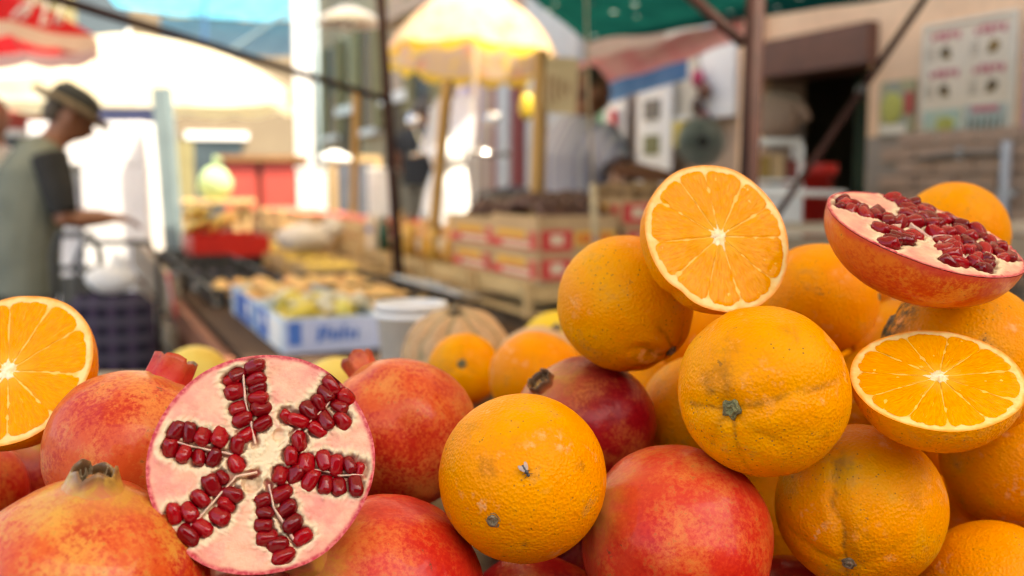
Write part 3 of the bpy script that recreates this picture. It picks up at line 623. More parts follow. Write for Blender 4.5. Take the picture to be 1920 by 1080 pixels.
def heap(name, label, cat, group, meshes, u0, u1, v0, v1, z, step_, jz=.4, jit=.35, layers=1, hump=0., rot=True, scl=(.9, 1.1)):
    for l in range(layers):
        nu, nv = max(1, int((u1 - u0) / step_)) - l, max(1, int((v1 - v0) / step_)) - l
        for i in range(nu):
            for j in range(nv):
                a, b = (i + .5) / nu, (j + .5) / nv
                p = S(u0 + (u1 - u0) * (.5 + (a - .5) * (1 - .12 * l)) + rd.uniform(-jit, jit) * step_ * .5, v0 + (v1 - v0) * (.5 + (b - .5) * (1 - .12 * l)) + rd.uniform(-jit, jit) * step_ * .5, z + l * step_ * .72 + rd.uniform(0, jz) * step_ * .3 + hump * 4 * a * (1 - a))
                o = link(name, meshes[rd.randrange(len(meshes))]); o.location = p; s_ = rd.uniform(*scl); o.scale = (s_,) * 3
                if rot: o.rotation_euler = (rd.uniform(0, 6), rd.uniform(0, 6), rd.uniform(0, 6))
                tag(o, label, cat, group)
heap('date', 'dark brown date heaped in the nearest upper printed box', 'date', 'dates in the nearest upper printed box', date_me, .03, .40, 1.05, 1.32, 1.125, .036, layers=2, hump=.045)
heap('date', 'dark brown date heaped in the second upper printed box', 'date', 'dates in the second upper printed box', date_me, .46, .82, 1.06, 1.31, 1.105, .04, layers=2, hump=.03)
ONION = [plain('potato_brown', (.33, .20, .09), (.26, .15, .07), 30, .8)]
on_me = [MB().ball((0, 0, 0), .030, 12, 8, (1, .9, 1.2), lambda d: 1 + .1 * nz(d, 2, 3)).mesh('potato', ONION[0], True)]
heap('potato', 'brown potato in the topmost printed box by the vendor', 'potato', 'potatoes in the topmost printed box', on_me, .05, .39, 1.40, 1.66, 1.165, .062, layers=2)
# tomatoes
TOM = plain('tomato_red', (.62, .06, .03), (.66, .13, .06), 10, .3); TOMP = plain('tomato_pink', (.68, .20, .14), (.62, .12, .08), 10, .3)
tom_me = [MB().ball((0, 0, 0), .033, 12, 8, (1, 1, .85)).mesh('tomato', m_, True) for m_ in (TOM, TOMP)]
for k in range(6): heap('tomato', 'tomato in the %s of the far upper crates' % ORD[k], 'tomato', 'tomatoes in the %s far upper crate' % ORD[k], tom_me, 2.22 + k * .6, 2.68 + k * .6, 1.06, 1.34, 1.0, .075, layers=1)
o = thing('red_cloth', 'bright red crumpled cloth lying in front of the leaning brown pole', 'cloth', S(1.95, 1.22, .91)); MB().grid(lambda a, b: ((a - .5) * .34, (b - .5) * .30, .05 + .09 * (1 - (2 * a - 1) ** 2) * (1 - (2 * b - 1) ** 2) + .035 * nz((a, b, 0), 5, 2)), 20, 20).build('fabric', plain('red_fabric', (.55, .012, .02), rough=.8), o, True); MB().ball((0, 0, .04), .09, 12, 8, (1.3, 1.1, .7), lambda d: 1 + .2 * nz(d, 3)).build('bundle', plain('red_fabric', (.55, .012, .02)), o, True)
# bags of orange pasta-like goods in a row
BAGM = [plain('amber_pack', (.62, .30, .05), (.50, .20, .05), 26, .35), plain('orange_pack', (.62, .24, .06), (.66, .40, .14), 22, .35), plain('yellow_pack', (.64, .38, .06), (.55, .28, .06), 24, .35)]
for k in range(8):
    u = .93 + k * .122; lab = 'tall amber filled cellophane bag, %s from the printed boxes' % ORD[k]
    o = thing('cellophane_bag', lab, 'bag', S(u, 1.075 + .02 * math.sin(k * 2.), .900), UA + .3 * math.sin(k), 'amber bags standing on the crates'); h_ = .17 + .02 * math.sin(k * 1.9)
    MB().loft([(0, 0, 0), (0, 0, .03), (0, 0, h_ * .5), (.004, 0, h_ * .8), (.006, 0, h_ * .93)], [(.044, .036), (.052, .044), (.053, .045), (.042, .034), (.014, .012)], 14).build('pouch', BAGM[k % 3], o, True)
    MB().loft([(.006, 0, h_ * .92), (.008, 0, h_ * .97), (.010, 0, h_ * 1.08)], [(.012, .010), (.011, .009), (.034, .012)], 10).build('tied_top', BAGM[(k + 1) % 3] if k != 4 else LBLUEPR, o, True); bx('label', PALEPR if k % 2 else YELPR, o, (0, .047, h_ * .42), (.05, .004, .055))
for k, u in enumerate((1.95, 2.08)): pass
o = thing('carton', 'white carton with a blue band among the amber bags', 'carton', S(2.02, 1.03, .900), UA); bx('body', PALEPR, o, (0, 0, .08), (.14, .08, .16)); bx('blue_band', BLUEPR, o, (0, .0415, .10), (.10, .003, .03)); bx('lid', WHITE, o, (0, 0, .163), (.142, .082, .006))
o = thing('green_bottle', 'dark green bottle beside the white carton', 'bottle', S(1.88, 1.03, .900)); MB().lathe([(.001, 0), (.03, 0), (.03, .11), (.012, .15), (.012, .18), (.001, .18)], 16).build('bottle', GREENP, o, True); MB().lathe([(.001, .195), (.014, .195), (.014, .175), (.013, .175)], 12).build('cap', WHITE, o)

# ---- lower tier: fruit trays
def tray(name, label, u, v, z, L, W, H, m, group=None, rz=0., cat='tray', lattice=False, panels=()):
    o = thing(name, label, cat, S(u, v, z), UA + rz, group); bx('bottom', m, o, (0, 0, .004), (L - .004, W - .004, .006))
    for y in (-W / 2, W / 2):
        if lattice:
            bx('rim', m, o, (0, y, H - .008), (L, .012, .016)); bx('lower_rail', m, o, (0, y, .02), (L, .010, .03))
            for k in range(7): bx('upright', m, o, (-L / 2 + .03 + k * (L - .06) / 6, y, H / 2), (.03, .010, H - .012))
        else: bx('long_side', m, o, (0, y, H / 2), (L, .007, H))
    for x in (-L / 2, L / 2):
        if lattice:
            bx('rim', m, o, (x, 0, H - .008), (.012, W - .014, .016))
            for k in range(4): bx('upright', m, o, (x, -W / 2 + .04 + k * (W - .08) / 3, H / 2), (.010, .03, H - .018))
        else: bx('short_side', m, o, (x, 0, H / 2), (.007, W - .008, H))
    return o
t1 = tray('fruit_box', 'blue and white printed fruit box at the front corner of the stall', .09, .275, TZ1 - .003, .50, .30, .105, LBLUEPR, cat='box')
BLUEL = plain('pale_blue_lilac', (.38, .44, .62), (.46, .52, .68), 8, .55)
bx('front_panel', BLUEL, t1, (-.2555, 0, .052), (.003, .296, .10))
for k, (y, z, w_, h_) in enumerate(((.075, .055, .016, .05), (.055, .062, .012, .036), (.038, .05, .014, .03), (.020, .05, .012, .03), (.003, .058, .010, .045), (-.015, .05, .014, .03), (-.035, .05, .012, .03))): bx('lettering', BLUEPR, t1, (-.258, y - .03, z), (.002, w_, h_), (R(8), 0, 0))
bx('corner_print', BLUEPR, t1, (-.258, .12, .06), (.002, .04, .07)); bx('side_print', BLUEPR, t1, (.10, .155, .055), (.20, .003, .09)); bx('side_print', WHITE, t1, (-.12, .155, .05), (.20, .003, .085)); MB().ball((.10, .156, .06), .03, 12, 8, (1.1, .1, .8)).build('print_mark', WHITE, t1, True)
t2 = tray('fruit_box', 'second blue printed fruit box behind the front corner box', .63, .275, TZ1 - .003, .52, .30, .105, LBLUEPR, cat='box'); bx('side_print', BLUEPR, t2, (-.05, .155, .055), (.36, .003, .095)); MB().ball((-.16, .157, .06), .035, 12, 8, (1.0, .1, .9)).build('print_mark', WHITE, t2, True)
PEAR = [plain('pear_yellow', (.62, .48, .07), (.56, .42, .06), 20, .45), plain('pear_green_yellow', (.54, .48, .09), (.60, .44, .08), 20, .45)]
def pear_fn(k): return MB().lathe([(.001, .052), (.008, .05), (.014, .04), (.018, .025), (.028, .005), (.033, -.015), (.027, -.033), (.012, -.042), (.001, -.040)], 14).mesh('pear', PEAR[k], True)
pear_me = [pear_fn(0), pear_fn(1)]
heap('pear', 'yellow pear in the front corner box of the stall', 'pear', 'pears in the front corner box', pear_me, -.11, .29, .15, .40, TZ1 + .05, .072, layers=2)
for k, (u, v, rz) in enumerate(((.0, .24, .3), (.12, .34, 1.), (.24, .22, .6), (.05, .38, 2.))):
    o = thing('paper_wrapper', 'white paper wrapper among the pears, %s from the front' % ORD[k], 'paper', S(u, v, TZ1 + .125), rz, 'paper wrappers among the pears'); MB().grid(lambda a, b: ((a - .5) * .13, (b - .5) * .11, .02 * math.sin(a * 5 + k) * math.cos(b * 4) + .02 * nz((a, b, k), 6)), 10, 10).build('paper', cloth('tissue', (.74, .72, .60), .4), o, True); MB().ball((0, 0, -.012), .03, 10, 6, (1, 1, .6)).build('wrapped_fruit', PEAR[0], o, True)
PEACH = [plain('peach_yellow', (.70, .48, .14), (.62, .30, .10), 22, .6), plain('peach_red', (.62, .30, .12), (.70, .50, .16), 22, .6)]
peach_me = [MB().ball((0, 0, 0), .034, 14, 10, (1, 1, .93), lambda d: 1 - .05 * math.exp(-(math.atan2(d.y, d.x) / .16) ** 2) * (1 - d.z * d.z)).mesh('peach', m_, True) for m_ in PEACH]
heap('peach', 'yellow and red peach in the second blue printed box', 'peach', 'peaches in the second blue box', peach_me, .41, .86, .15, .40, TZ1 + .055, .072, layers=2)
for k, (u, v) in enumerate(((.25, .66), (.80, .66), (1.35, .66), (1.32, .24))):
    tray('black_crate', ['black plastic crate of peaches beside the pear box', 'black plastic crate of peaches in the middle of the stall', 'black plastic crate of peaches nearest the red banana tray', 'black plastic crate of yellow fruit at the stall edge by the red price tag'][k], u, v, TZ1 - .003, .52, .34, .075, BLACKP, 'black plastic fruit crates', cat='crate', lattice=True)
    heap('peach', ['peach in the black crate beside the pear box', 'peach in the black crate in the middle of the stall', 'peach in the black crate nearest the banana tray', 'peach in the black crate at the stall edge'][k], 'peach', 'peaches in the %s black crate' % ORD[k], peach_me, u - .22, u + .22, v - .13, v + .13, TZ1 + .038, .070, layers=1)
for k in range(3): tray('black_crate', 'empty black plastic crate along the slatted side, %s from the front' % ORD[k], 1.95 + k * .62, .22, TZ1 - .003, .56, .34, .085, BLACKP, 'empty black crates along the slatted side', cat='crate', lattice=True)
LEM = [MB().ball((0, 0, 0), .03, 12, 8, (1, 1, 1.25), lambda d: 1 + .06 * d.z ** 8).mesh('lemon', plain('lemon_peel', (.66, .46, .05), (.60, .40, .04), 20, .45), True)]
for k in range(4): heap('lemon', 'lemon in the %s low pine crate of the lower tier' % ORD[k], 'lemon', 'lemons in the %s low pine crate' % ORD[k], LEM, 1.83 + k * .6, 2.27 + k * .6, .67, .93, .79, .072, layers=1)
for k in range(0): tray('black_crate', 'black plastic crate under the pine crates, %s from the front' % ORD[k], 2.0 + k * .6, .70, TZ1 - .003, .56, .40, .06 + .02 * k, BLACKP, 'black crates before the pine row', cat='crate', lattice=True)
# a flat lid lying across the crates
o = thing('grey_board', 'grey flat board lying across the peach crates', 'board', S(.42, .80, TZ1 + .115), UA); MB().box((0, 0, 0), (.34, .12, .012), (R(10), R(-8), .5)).build('panel', GREYP, o); MB().box((0, .0, .012), (.10, .05, .006), (R(10), R(-8), .5)).build('handle', GREYP, o)
# red price tag
o = thing('price_tag', 'red and pink price tag clipped to the stall edge', 'price tag', S(1.25, -.065, .72), UA); bx('card', REDPR, o, (0, .008, .06), (.17, .006, .18), (R(-8), 0, 0)); bx('white_field', plain('tag_pink_white', (.75, .58, .56), rough=.7), o, (.01, .014, .075), (.11, .004, .10), (R(-8), 0, 0)); bx('clip', CHROME, o, (0, -.005, .145), (.03, .04, .03))
# bananas in the red tray
tray('red_tray', 'bright red plastic tray of bananas on the stall', 3.30, .42, TZ1 + .06, .62, .44, .12, REDP); bx_ = thing('black_crate', 'upturned black crate under the red banana tray', 'crate', S(3.30, .42, TZ1 - .004), UA); bx('body', BLACKP, bx_, (0, 0, .032), (.58, .38, .058)); bx('rim', BLACKP, bx_, (0, 0, .006), (.60, .40, .010))
BAN = [plain('banana_yellow', (.66, .46, .06), (.58, .38, .05), 16, .45), plain('banana_orange', (.68, .40, .10), (.60, .33, .07), 16, .45), plain('banana_green', (.42, .44, .07), (.56, .46, .07), 16, .45)]
for k, (u, v, z, rz, ms_) in enumerate(((3.12, .30, .93, .3, 0), (3.36, .52, .93, 1.2, 1), (3.50, .30, .95, -.4, 2), (3.22, .50, .985, 2.2, 1), (3.40, .36, 1.0, .8, 0))):
    o = thing('banana_bunch', ['yellow banana bunch at the front of the red tray', 'orange-yellow banana bunch at the right of the red tray', 'greenish banana bunch at the back of the red tray', 'orange-yellow banana bunch on top of the red tray', 'ripe yellow banana bunch topping the heap in the red tray'][k], 'bananas', S(u, v, z + .05), UA + rz, 'banana bunches in the red tray')
    MB().loft([(-.02, 0, .03), (-.05, 0, .06)], [.016, .012], 8).build('stalk', STEMG, o, True) if False else MB().loft([(-.02, 0, .03), (-.05, 0, .06)], [.016, .012], 8).build('stalk', plain('banana_stalk', (.28, .24, .06)), o, True)
    for j in range(5):
        a = (j - 2) * .22; pts = [Matrix.Rotation(a, 3, 'Z') @ Vector((.19 * math.sin(t * 1.5), 0, .035 * math.cos(t * 3.0) - .01 + (j % 2) * .01)) for t in (0, .2, .4, .6, .8, 1.)]; MB().loft(pts, [.008, .016, .019, .019, .015, .005], 8).build('banana', BAN[(ms_ + (j == 2)) % 3], o, True)
o = thing('grey_paper_bag', 'crumpled pale grey paper bag right of the banana tray', 'paper bag', S(2.75, .80, TZ1 + .105)); MB().ball((0, 0, .07), .13, 18, 12, (1.25, .8, .62), lambda d: 1 + .22 * nz(d, 2.4, 7) + .08 * nz(d, 7, 2)).build('bag', plain('grey_paper', (.66, .61, .55), (.58, .53, .47), 8, .8), o, True); MB().loft([(.1, 0, .1), (.17, .0, .13), (.2, .01, .18)], [(.05, .04), (.05, .025), (.07, .012)], 10).build('open_top', plain('grey_paper', (.46, .42, .38)), o, True)

# ---- stakes and the cardboard sign
def stake(label, p, q, r_, parent_extra=None):
    o = thing('wooden_stake', label, 'stake', q, group='wooden stakes among the crates'); MB().box((0, 0, 0), (.01, .01, .01)) ; MB().loft([(0, 0, 0), p - q], r_, 4).build('stake', STAKE, o); MB().loft([(0, 0, -.01), (0, 0, .02)], [r_ * 1.3, r_ * 1.2], 8).build('foot', STAKE, o); return o
sg = stake('tall wooden stake carrying a cardboard sign beside the vendor', at(1016, 96, 3.75), at(1005, 440, 3.68), .028)
b0 = at(1005, 440, 3.68)
sb = thing('cardboard_sign', 'blank-looking cardboard sign with faint red scribbles nailed to the tall stake', 'sign', at(1051, 160, 3.715)); SIGN = plain('sign_cardboard', (.66, .52, .30), (.60, .46, .25), 8, .85)
bx('board', SIGN, sb, (0, 0, 0), (.122, .012, .205), (0, R(4), 0)); SCR = plain('faded_red_ink', (.44, .22, .12), rough=.9)
for k in range(4): MB().loft([(-.042 + k * .024, -.0085, .04 - .01 * k), (-.046 + k * .024, -.0085, -.03), (-.040 + k * .024, -.0085, -.07 + .012 * k)], .0035, 5).build('scribble', SCR, sb)
stake('leaning wooden stake in front of the scooter', at(840, 150, 4.45), at(814, 425, 4.4), .026)
stake('thin wooden stake left of the leaning brown pole', at(668, 170, 5.4), at(663, 395, 5.4), .020)
o = thing('hanging_string', 'thin pale string hanging from the green tarpaulin', 'string', at(1098, -40, 3.2)); a_ = at(1098, -40, 3.2); MB().loft([(0, 0, 0), at(1104, 200, 3.2) - a_, at(1112, 350, 3.2) - a_], .0035, 6).build('string', plain('string_beige', (.52, .42, .26), rough=.9), o, True); MB().loft([at(1112, 345, 3.2) - a_, at(1118, 470, 3.2) - a_], .012, 8).build('weight', plain('string_beige', (.52, .42, .26)), o, True)

# ---- scooter
c0 = at(885, 330, 7.2); scb = thing('scooter', 'white motor scooter parked in the sun behind the crates', 'scooter', (c0.x, c0.y, .338), R(245)); SW = plain('scooter_white', (.80, .80, .79), rough=.2, sc_=3)
for x in (.62, -.62):
    w_ = MB(); w_.loft([(x + .19 * math.cos(a * math.pi / 12), 0, .24 + .19 * math.sin(a * math.pi / 12)) for a in range(25)], .05, 10, cap=False); t_ = w_.build('wheel', RUBBER, scb, True); MB().loft([(x, -.03, .24), (x, .03, .24)], .13, 16).build('rim', CHROME, t_, True)
MB().loft([(.40, 0, .25), (.44, 0, .55), (.38, 0, .85), (.34, 0, 1.02)], [(.05, .19), (.05, .21), (.06, .17), (.07, .12)], 14, ref=(1, 0, 0)).build('leg_shield', SW, scb, True)
MB().loft([(.44, 0, .3), (.62, 0, .48), (.80, 0, .36)], [(.03, .07), (.035, .09), (.02, .06)], 12, ref=(0, 0, 1)).build('front_fender', SW, scb, True)
MB().loft([(.33, 0, 1.0), (.36, 0, 1.10), (.33, 0, 1.18)], [(.09, .12), (.11, .15), (.06, .10)], 12, ref=(1, 0, 0)).build('headset', SW, scb, True); MB().ball((.455, 0, 1.09), .07, 14, 10, (.5, 1, 1)).build('headlight', plain('headlight_glass', (.7, .72, .75), rough=.05), scb, True)
MB().loft([(.24, -.36, 1.10), (.33, -.12, 1.12), (.33, .12, 1.12), (.24, .36, 1.10)], .014, 8).build('handlebar', CHROME, scb, True)
for s_ in (-1, 1):
    MB().loft([(.30, s_ * .22, 1.12), (.30, s_ * .30, 1.30)], .006, 6).build('mirror_arm', CHROME, scb); MB().ball((.30, s_ * .31, 1.34), .06, 12, 8, (.3, 1, .75)).build('mirror', CHROME, scb, True); MB().loft([(.24, s_ * .26, 1.10), (.22, s_ * .40, 1.10)], .018, 8).build('grip', RUBBER, scb, True)
MB().box((.05, 0, .30), (.62, .30, .06)).build('floorboard', GREYP, scb, bevel=.01)
MB().loft([(-.15, 0, .42), (-.40, 0, .55), (-.75, 0, .62), (-.98, 0, .60)], [(.20, .17), (.22, .20), (.16, .18), (.04, .08)], 14, ref=(0, 0, 1)).build('rear_body', SW, scb, True)
MB().loft([(-.12, 0, .78), (-.40, 0, .80), (-.75, 0, .82), (-.92, 0, .80)], [(.04, .12), (.06, .16), (.06, .15), (.03, .08)], 14, ref=(0, 0, 1)).build('seat', BLACKP, scb, True); MB().box((-1.0, 0, .66), (.04, .12, .08)).build('tail_light', REDP, scb)
SHLD, g = mat('windscreen_film'); g.bsdf(Base_Color=(.75, .80, .88), Roughness=.08, Transmission_Weight=.5, IOR=1.1); MB().grid(lambda a, b: (.40 - .16 * b, (a - .5) * (.42 - .1 * b), 1.12 + .38 * b), 8, 8).build('windscreen', SHLD, scb, True)
# striped laundry-like banner strips and small goods near the scooter
o = thing('hanging_banner', 'pale lilac cloth hanging above the scooter', 'cloth', at(872, 150, 8.4)); b0 = at(872, 150, 8.4); sheet_part('cloth', cloth('lilac_cloth', (.52, .46, .56), .35), (at(858, 150, 8.4), at(905, 148, 8.4), at(900, 268, 8.4), at(862, 262, 8.4)), o, b0, .01, 8); MB().loft([at(852, 149, 8.4) - b0, at(912, 147, 8.4) - b0], .012, 6).build('rod', BROWN, o)
o = thing('yellow_bag', 'yellow carrier bag hanging left of the tall stake', 'bag', at(988, 200, 6.0)); MB().ball((0, 0, 0), .06, 12, 10, (.8, .5, 1.35), lambda d: 1 + .1 * nz(d, 3)).build('bag', plain('yellow_film', (.66, .48, .05)), o, True); MB().loft([(-.03, 0, .07), (0, 0, .14), (.03, 0, .07)], .005, 6).build('handle', plain('yellow_film', (.66, .48, .05)), o, True)
o = thing('chalkboard', 'dark chalkboard easel with a pale wooden frame behind the tomatoes', 'chalkboard', (at(668, 330, 9.0).x, at(668, 330, 9.0).y, .338)); bx('slate', plain('slate_grey', (.10, .11, .13), rough=.8), o, (0, 0, .82), (.34, .03, .52))
for x in (-.20, .20): bx('leg', PINEV, o, (x, 0, .57), (.05, .04, 1.14))
bx('rail', PINE, o, (0, 0, 1.115), (.36, .045, .06)); bx('rail', PINE, o, (0, 0, .53), (.36, .045, .05))
for k, (px, py, d_, w_, h_, lab) in enumerate(((585, 340, 8.6, .20, 1.35, 'white sunlit box standing left of the chalkboard'), (716, 350, 8.2, .22, 1.0, 'white sunlit box standing right of the chalkboard'))):
    q = at(px, py, d_); o = thing('white_box', lab, 'box', (q.x, q.y, .338 * k), .2 * k); bx('body', WHITE2, o, (0, 0, h_ / 2), (w_, .3, h_), bevel=.01); bx('lid', WHITE, o, (0, 0, h_ + .012), (w_ + .02, .32, .022), bevel=.004)

# ============================================================ people
SKIN = plain('skin_tan', (.24, .10, .055), (.20, .08, .045), 10, .5); SKIN2 = plain('skin_brown', (.22, .085, .035), (.17, .065, .03), 10, .45); HAIR = plain('grey_hair', (.10, .08, .065), (.06, .05, .04), 60, .8)
def remesh(o, vs=.012, it=6):
    r_ = o.modifiers.new('remesh', 'REMESH'); r_.mode = 'VOXEL'; r_.voxel_size = vs; r_.use_smooth_shade = True
    s_ = o.modifiers.new('smooth', 'SMOOTH'); s_.factor = .5; s_.iterations = it
def hand(mb, w_, dirn, side):
    """palm, four fingers of different length and a thumb from the side of the palm"""
    d = Vector(dirn).normalized(); up = Vector((0, 0, 1)); s_ = d.cross(up).normalized() * side; dn = s_.cross(d).normalized() * -side
    dn = Vector((0, 0, -1))
    mb.loft([w_, w_ + d * .04, w_ + d * .085], [(.022, .028), (.018, .038), (.014, .040)], 10, ref=(0, 0, 1))
    for k, L in enumerate((.065, .075, .070, .055)):
        b = w_ + d * .08 + s_ * (.03 - .02 * k); mb.loft([b, b + d * L * .5 + dn * .008, b + d * L * .8 + dn * .03, b + d * L * .85 + dn * .045], [.010, .0095, .009, .007], 7)
    b = w_ + d * .025 + s_ * .032; mb.loft([b, b + d * .03 + s_ * .022 + dn * .01, b + d * .055 + s_ * .022 + dn * .022], [.013, .011, .008], 7)
def head(mb, c, fwd, up, k=1.):
    f = Vector(fwd).normalized(); u = Vector(up); u = (u - f * u.dot(f)).normalized(); l = u.cross(f)
    P = lambda a, b, e: Vector(c) + (f * a + l * b + u * e) * k
    mb.loft([P(-.01, 0, -.10), P(0, 0, -.06), P(-.005, 0, 0), P(-.01, 0, .06), P(-.01, 0, .10)], [(.055 * k, .045 * k), (.08 * k, .062 * k), (.098 * k, .076 * k), (.092 * k, .072 * k), (.05 * k, .04 * k)], 16, ref=f)
    mb.loft([P(.088, 0, .02), P(.115, 0, -.02), P(.095, 0, -.035)], [.010 * k, .015 * k, .010 * k], 8)         # nose
    mb.loft([P(.082, -.022, -.058), P(.09, 0, -.058), P(.082, .022, -.058)], .008 * k, 6)                        # mouth
    mb.loft([P(.083, -.04, .03), P(.096, -.015, .033)], .009 * k, 6); mb.loft([P(.083, .04, .03), P(.096, .015, .033)], .009 * k, 6)
    for s_ in (-1, 1): mb.loft([P(-.01, s_ * .078, .02), P(-.012, s_ * .088, -.015), P(0, s_ * .08, -.04)], [.014 * k, .016 * k, .009 * k], 7)   # ears
    return P
def person(label, base, rz, hip, chest, neck, hd, fwd, up, arms, legs, skin, group='people at the market', kh=1.):
    o = thing('person', label, 'person', base, rz, group); mb = MB(); hip, chest, neck, hd = map(Vector, (hip, chest, neck, hd))
    mb.loft([hip - Vector((0, 0, .06)), hip, hip.lerp(chest, .5), chest, neck.lerp(chest, .35), neck], [(.10, .15), (.115, .165), (.11, .15), (.125, .185), (.09, .15), (.055, .06)], 18, ref=(1, 0, 0))
    mb.loft([neck - (neck - chest).normalized() * .03, neck.lerp(hd, .7)], [.06, .055], 12); P = head(mb, hd, fwd, up, kh)
    for side, (sh, el, wr, hdir) in arms:
        sh, el, wr = Vector(sh), Vector(el), Vector(wr); mb.loft([sh, sh.lerp(el, .5), el, el.lerp(wr, .35), wr], [.056, .050, .042, .041, .028], 12); hand(mb, wr, hdir, side)
    for hp, kn, an in legs:
        hp, kn, an = Vector(hp), Vector(kn), Vector(an); mb.loft([hp, hp.lerp(kn, .4), kn, kn.lerp(an, .35), an], [.085, .080, .056, .058, .038], 12); mb.loft([an + Vector((-.05, 0, -.05)), an + Vector((.06, 0, -.055)), an + Vector((.16, 0, -.06))], [(.035, .035), (.035, .042), (.02, .035)], 10, ref=(0, 0, 1))
    b = mb.build('body', skin, o, True); remesh(b); return o, P
def garment(parent, name, m, lofts, vs=.014, it=4):
    mb = MB()
    for pts, rad, ref in lofts: mb.loft(pts, rad, 16, ref=ref)
    g_ = mb.build(name, m, parent, True); remesh(g_, vs, it); return g_
def shoes(parent, legs, m):
    for _, _, an in legs: an = Vector(an); s_ = MB().loft([an + Vector((-.075, 0, -.045)), an + Vector((-.02, 0, -.04)), an + Vector((.09, 0, -.052)), an + Vector((.18, 0, -.062))], [(.035, .036), (.048, .045), (.04, .05), (.022, .036)], 12, ref=(0, 0, 1)).build('shoe', m, parent, True)
GILET = cloth('grey_green_gilet', (.185, .20, .165), .05, (.14, .155, .13)); BLKT = plain('black_shirt', (.012, .012, .012), (.02, .02, .02), 20, .9); TROU = plain('khaki_trousers', (.24, .22, .16), (.19, .175, .13), 10, .9); SHOE = plain('brown_shoe', (.07, .045, .03), rough=.6); HATB = plain('dark_hat_felt', (.025, .028, .028), rough=.9); HATT = plain('hat_straw_band', (.30, .22, .13), (.26, .19, .11), 40, .85)
# man in the hat, bending over the stall (local x = where he faces)
q = at(52, 540, 4.5); lg = (((-.02, -.09, .86), (.02, -.10, .47), (-.03, -.10, .10)), ((-.02, .09, .86), (.05, .10, .47), (.0, .10, .10)))
man, P = person('stooping man in a grey-green gilet and dark brimmed hat at the left', (q.x, q.y, 0), R(32), (0, 0, .90), (.05, 0, 1.24), (.13, 0, 1.44), (.215, 0, 1.535), (.86, 0, -.50), (.5, 0, .86),
  [(-1, ((.10, -.20, 1.36), (.13, -.25, 1.08), (.33, -.16, 1.085), (.96, .1, -.1))), (1, ((.10, .20, 1.36), (.16, .25, 1.08), (.36, .14, 1.09), (.96, -.1, -.1)))], lg, SKIN)
garment(man, 'gilet', GILET, [([(-.03, 0, .74), (-.02, 0, .95), (.02, 0, 1.15), (.05, 0, 1.27), (.09, 0, 1.38), (.12, 0, 1.43)], [(.17, .22), (.165, .215), (.16, .205), (.155, .21), (.11, .175), (.07, .09)], (1, 0, 0))])
for s_ in (-1, 1): garment(man, 'sleeve', BLKT, [([(.09, s_ * .19, 1.37), (.115, s_ * .228, 1.22), (.13, s_ * .25, 1.11)], [.080, .072, .060], None)])
garment(man, 'trousers', TROU, [([(-.0, 0, .96), (-.0, 0, .84)], [(.125, .175), (.12, .17)], (1, 0, 0))] + [([a, b, c], [.10, .075, .058], None) for a, b, c in lg]); shoes(man, lg, SHOE)
ht = MB(); ht.loft([P(-.02, 0, .035), P(-.02, 0, .05), P(-.02, 0, .06)], [(.180, .150), (.190, .158), (.118, .098)], 22, ref=P(1, 0, 0) - P(0, 0, 0)); hat = ht.build('hat_brim', HATT, man, True)
MB().loft([P(-.02, 0, .05), P(-.015, 0, .10), P(-.01, 0, .135), P(-.01, 0, .145)], [(.118, .098), (.110, .092), (.085, .07), (.03, .03)], 22, ref=P(1, 0, 0) - P(0, 0, 0)).build('hat_crown', HATB, man, True)
MB().loft([P(-.07, 0, -.055), P(-.085, 0, -.01), P(-.075, 0, .04)], [(.04, .055), (.045, .072), (.05, .075)], 14, ref=P(1, 0, 0) - P(0, 0, 0)).build('hair', HAIR, man, True)
# vendor seen from behind, arm reaching right
def stripes(g, o, col):
    sp = g.node('ShaderNodeSeparateXYZ'); g.put(sp.inputs[0], o); s_ = g.math('SINE', g.math('MULTIPLY', sp.outputs[1], 150.)); return g.mix(g.step(s_, -.2, .2, 0, .7), col, (.24, .25, .36))
POLO = cloth('striped_polo', (.46, .45, .50), .06, (.42, .41, .46), stripes); JEAN = plain('dark_jeans', (.04, .05, .08), (.03, .04, .06), 20, .9); BROWNC = plain('dark_brown_hair', (.045, .028, .018), (.03, .02, .012), 50, .8)
q = at(1074, 400, 4.75); lg = (((0, -.09, .92), (.02, -.10, .50), (-.02, -.10, .10)), ((0, .09, .92), (.03, .10, .50), (.0, .10, .10)))
ven, P = person('vendor in a striped polo shirt reaching over his goods', (q.x, q.y, 0), R(30), (-.02, 0, .96), (.0, 0, 1.36), (.05, 0, 1.56), (.10, 0, 1.67), (.94, 0, -.30), (.3, 0, .95),
  [(-1, ((.02, -.20, 1.46), (.06, -.30, 1.31), (.24, -.46, 1.265), (.72, -.6, -.1))), (1, ((.02, .20, 1.46), (.08, .25, 1.20), (.30, .16, 1.16), (.96, -.1, -.1)))], lg, SKIN2)
garment(ven, 'polo_shirt', POLO, [([(-.02, 0, .90), (-.01, 0, 1.10), (.0, 0, 1.36), (.03, 0, 1.50), (.045, 0, 1.55)], [(.165, .20), (.160, .195), (.165, .215), (.115, .17), (.07, .08)], (1, 0, 0))] + [([(.02, s_ * .18, 1.47), (.04, s_ * .245, 1.40), (.05, s_ * .285, 1.33)], [.082, .082, .080], None) for s_ in (-1, 1)])
garment(ven, 'trousers', JEAN, [([(-.02, 0, 1.0), (-.01, 0, .88)], [(.135, .18), (.125, .175)], (1, 0, 0))] + [([a, b, c], [.10, .075, .058], None) for a, b, c in lg]); shoes(ven, lg, SHOE)
MB().loft([P(-.055, 0, -.05), P(-.04, 0, .02), P(-.025, 0, .07), P(-.012, 0, .112)], [(.03, .05), (.05, .072), (.066, .068), (.03, .03)], 16, ref=P(1, 0, 0) - P(0, 0, 0)).build('hair', BROWNC, ven, True)
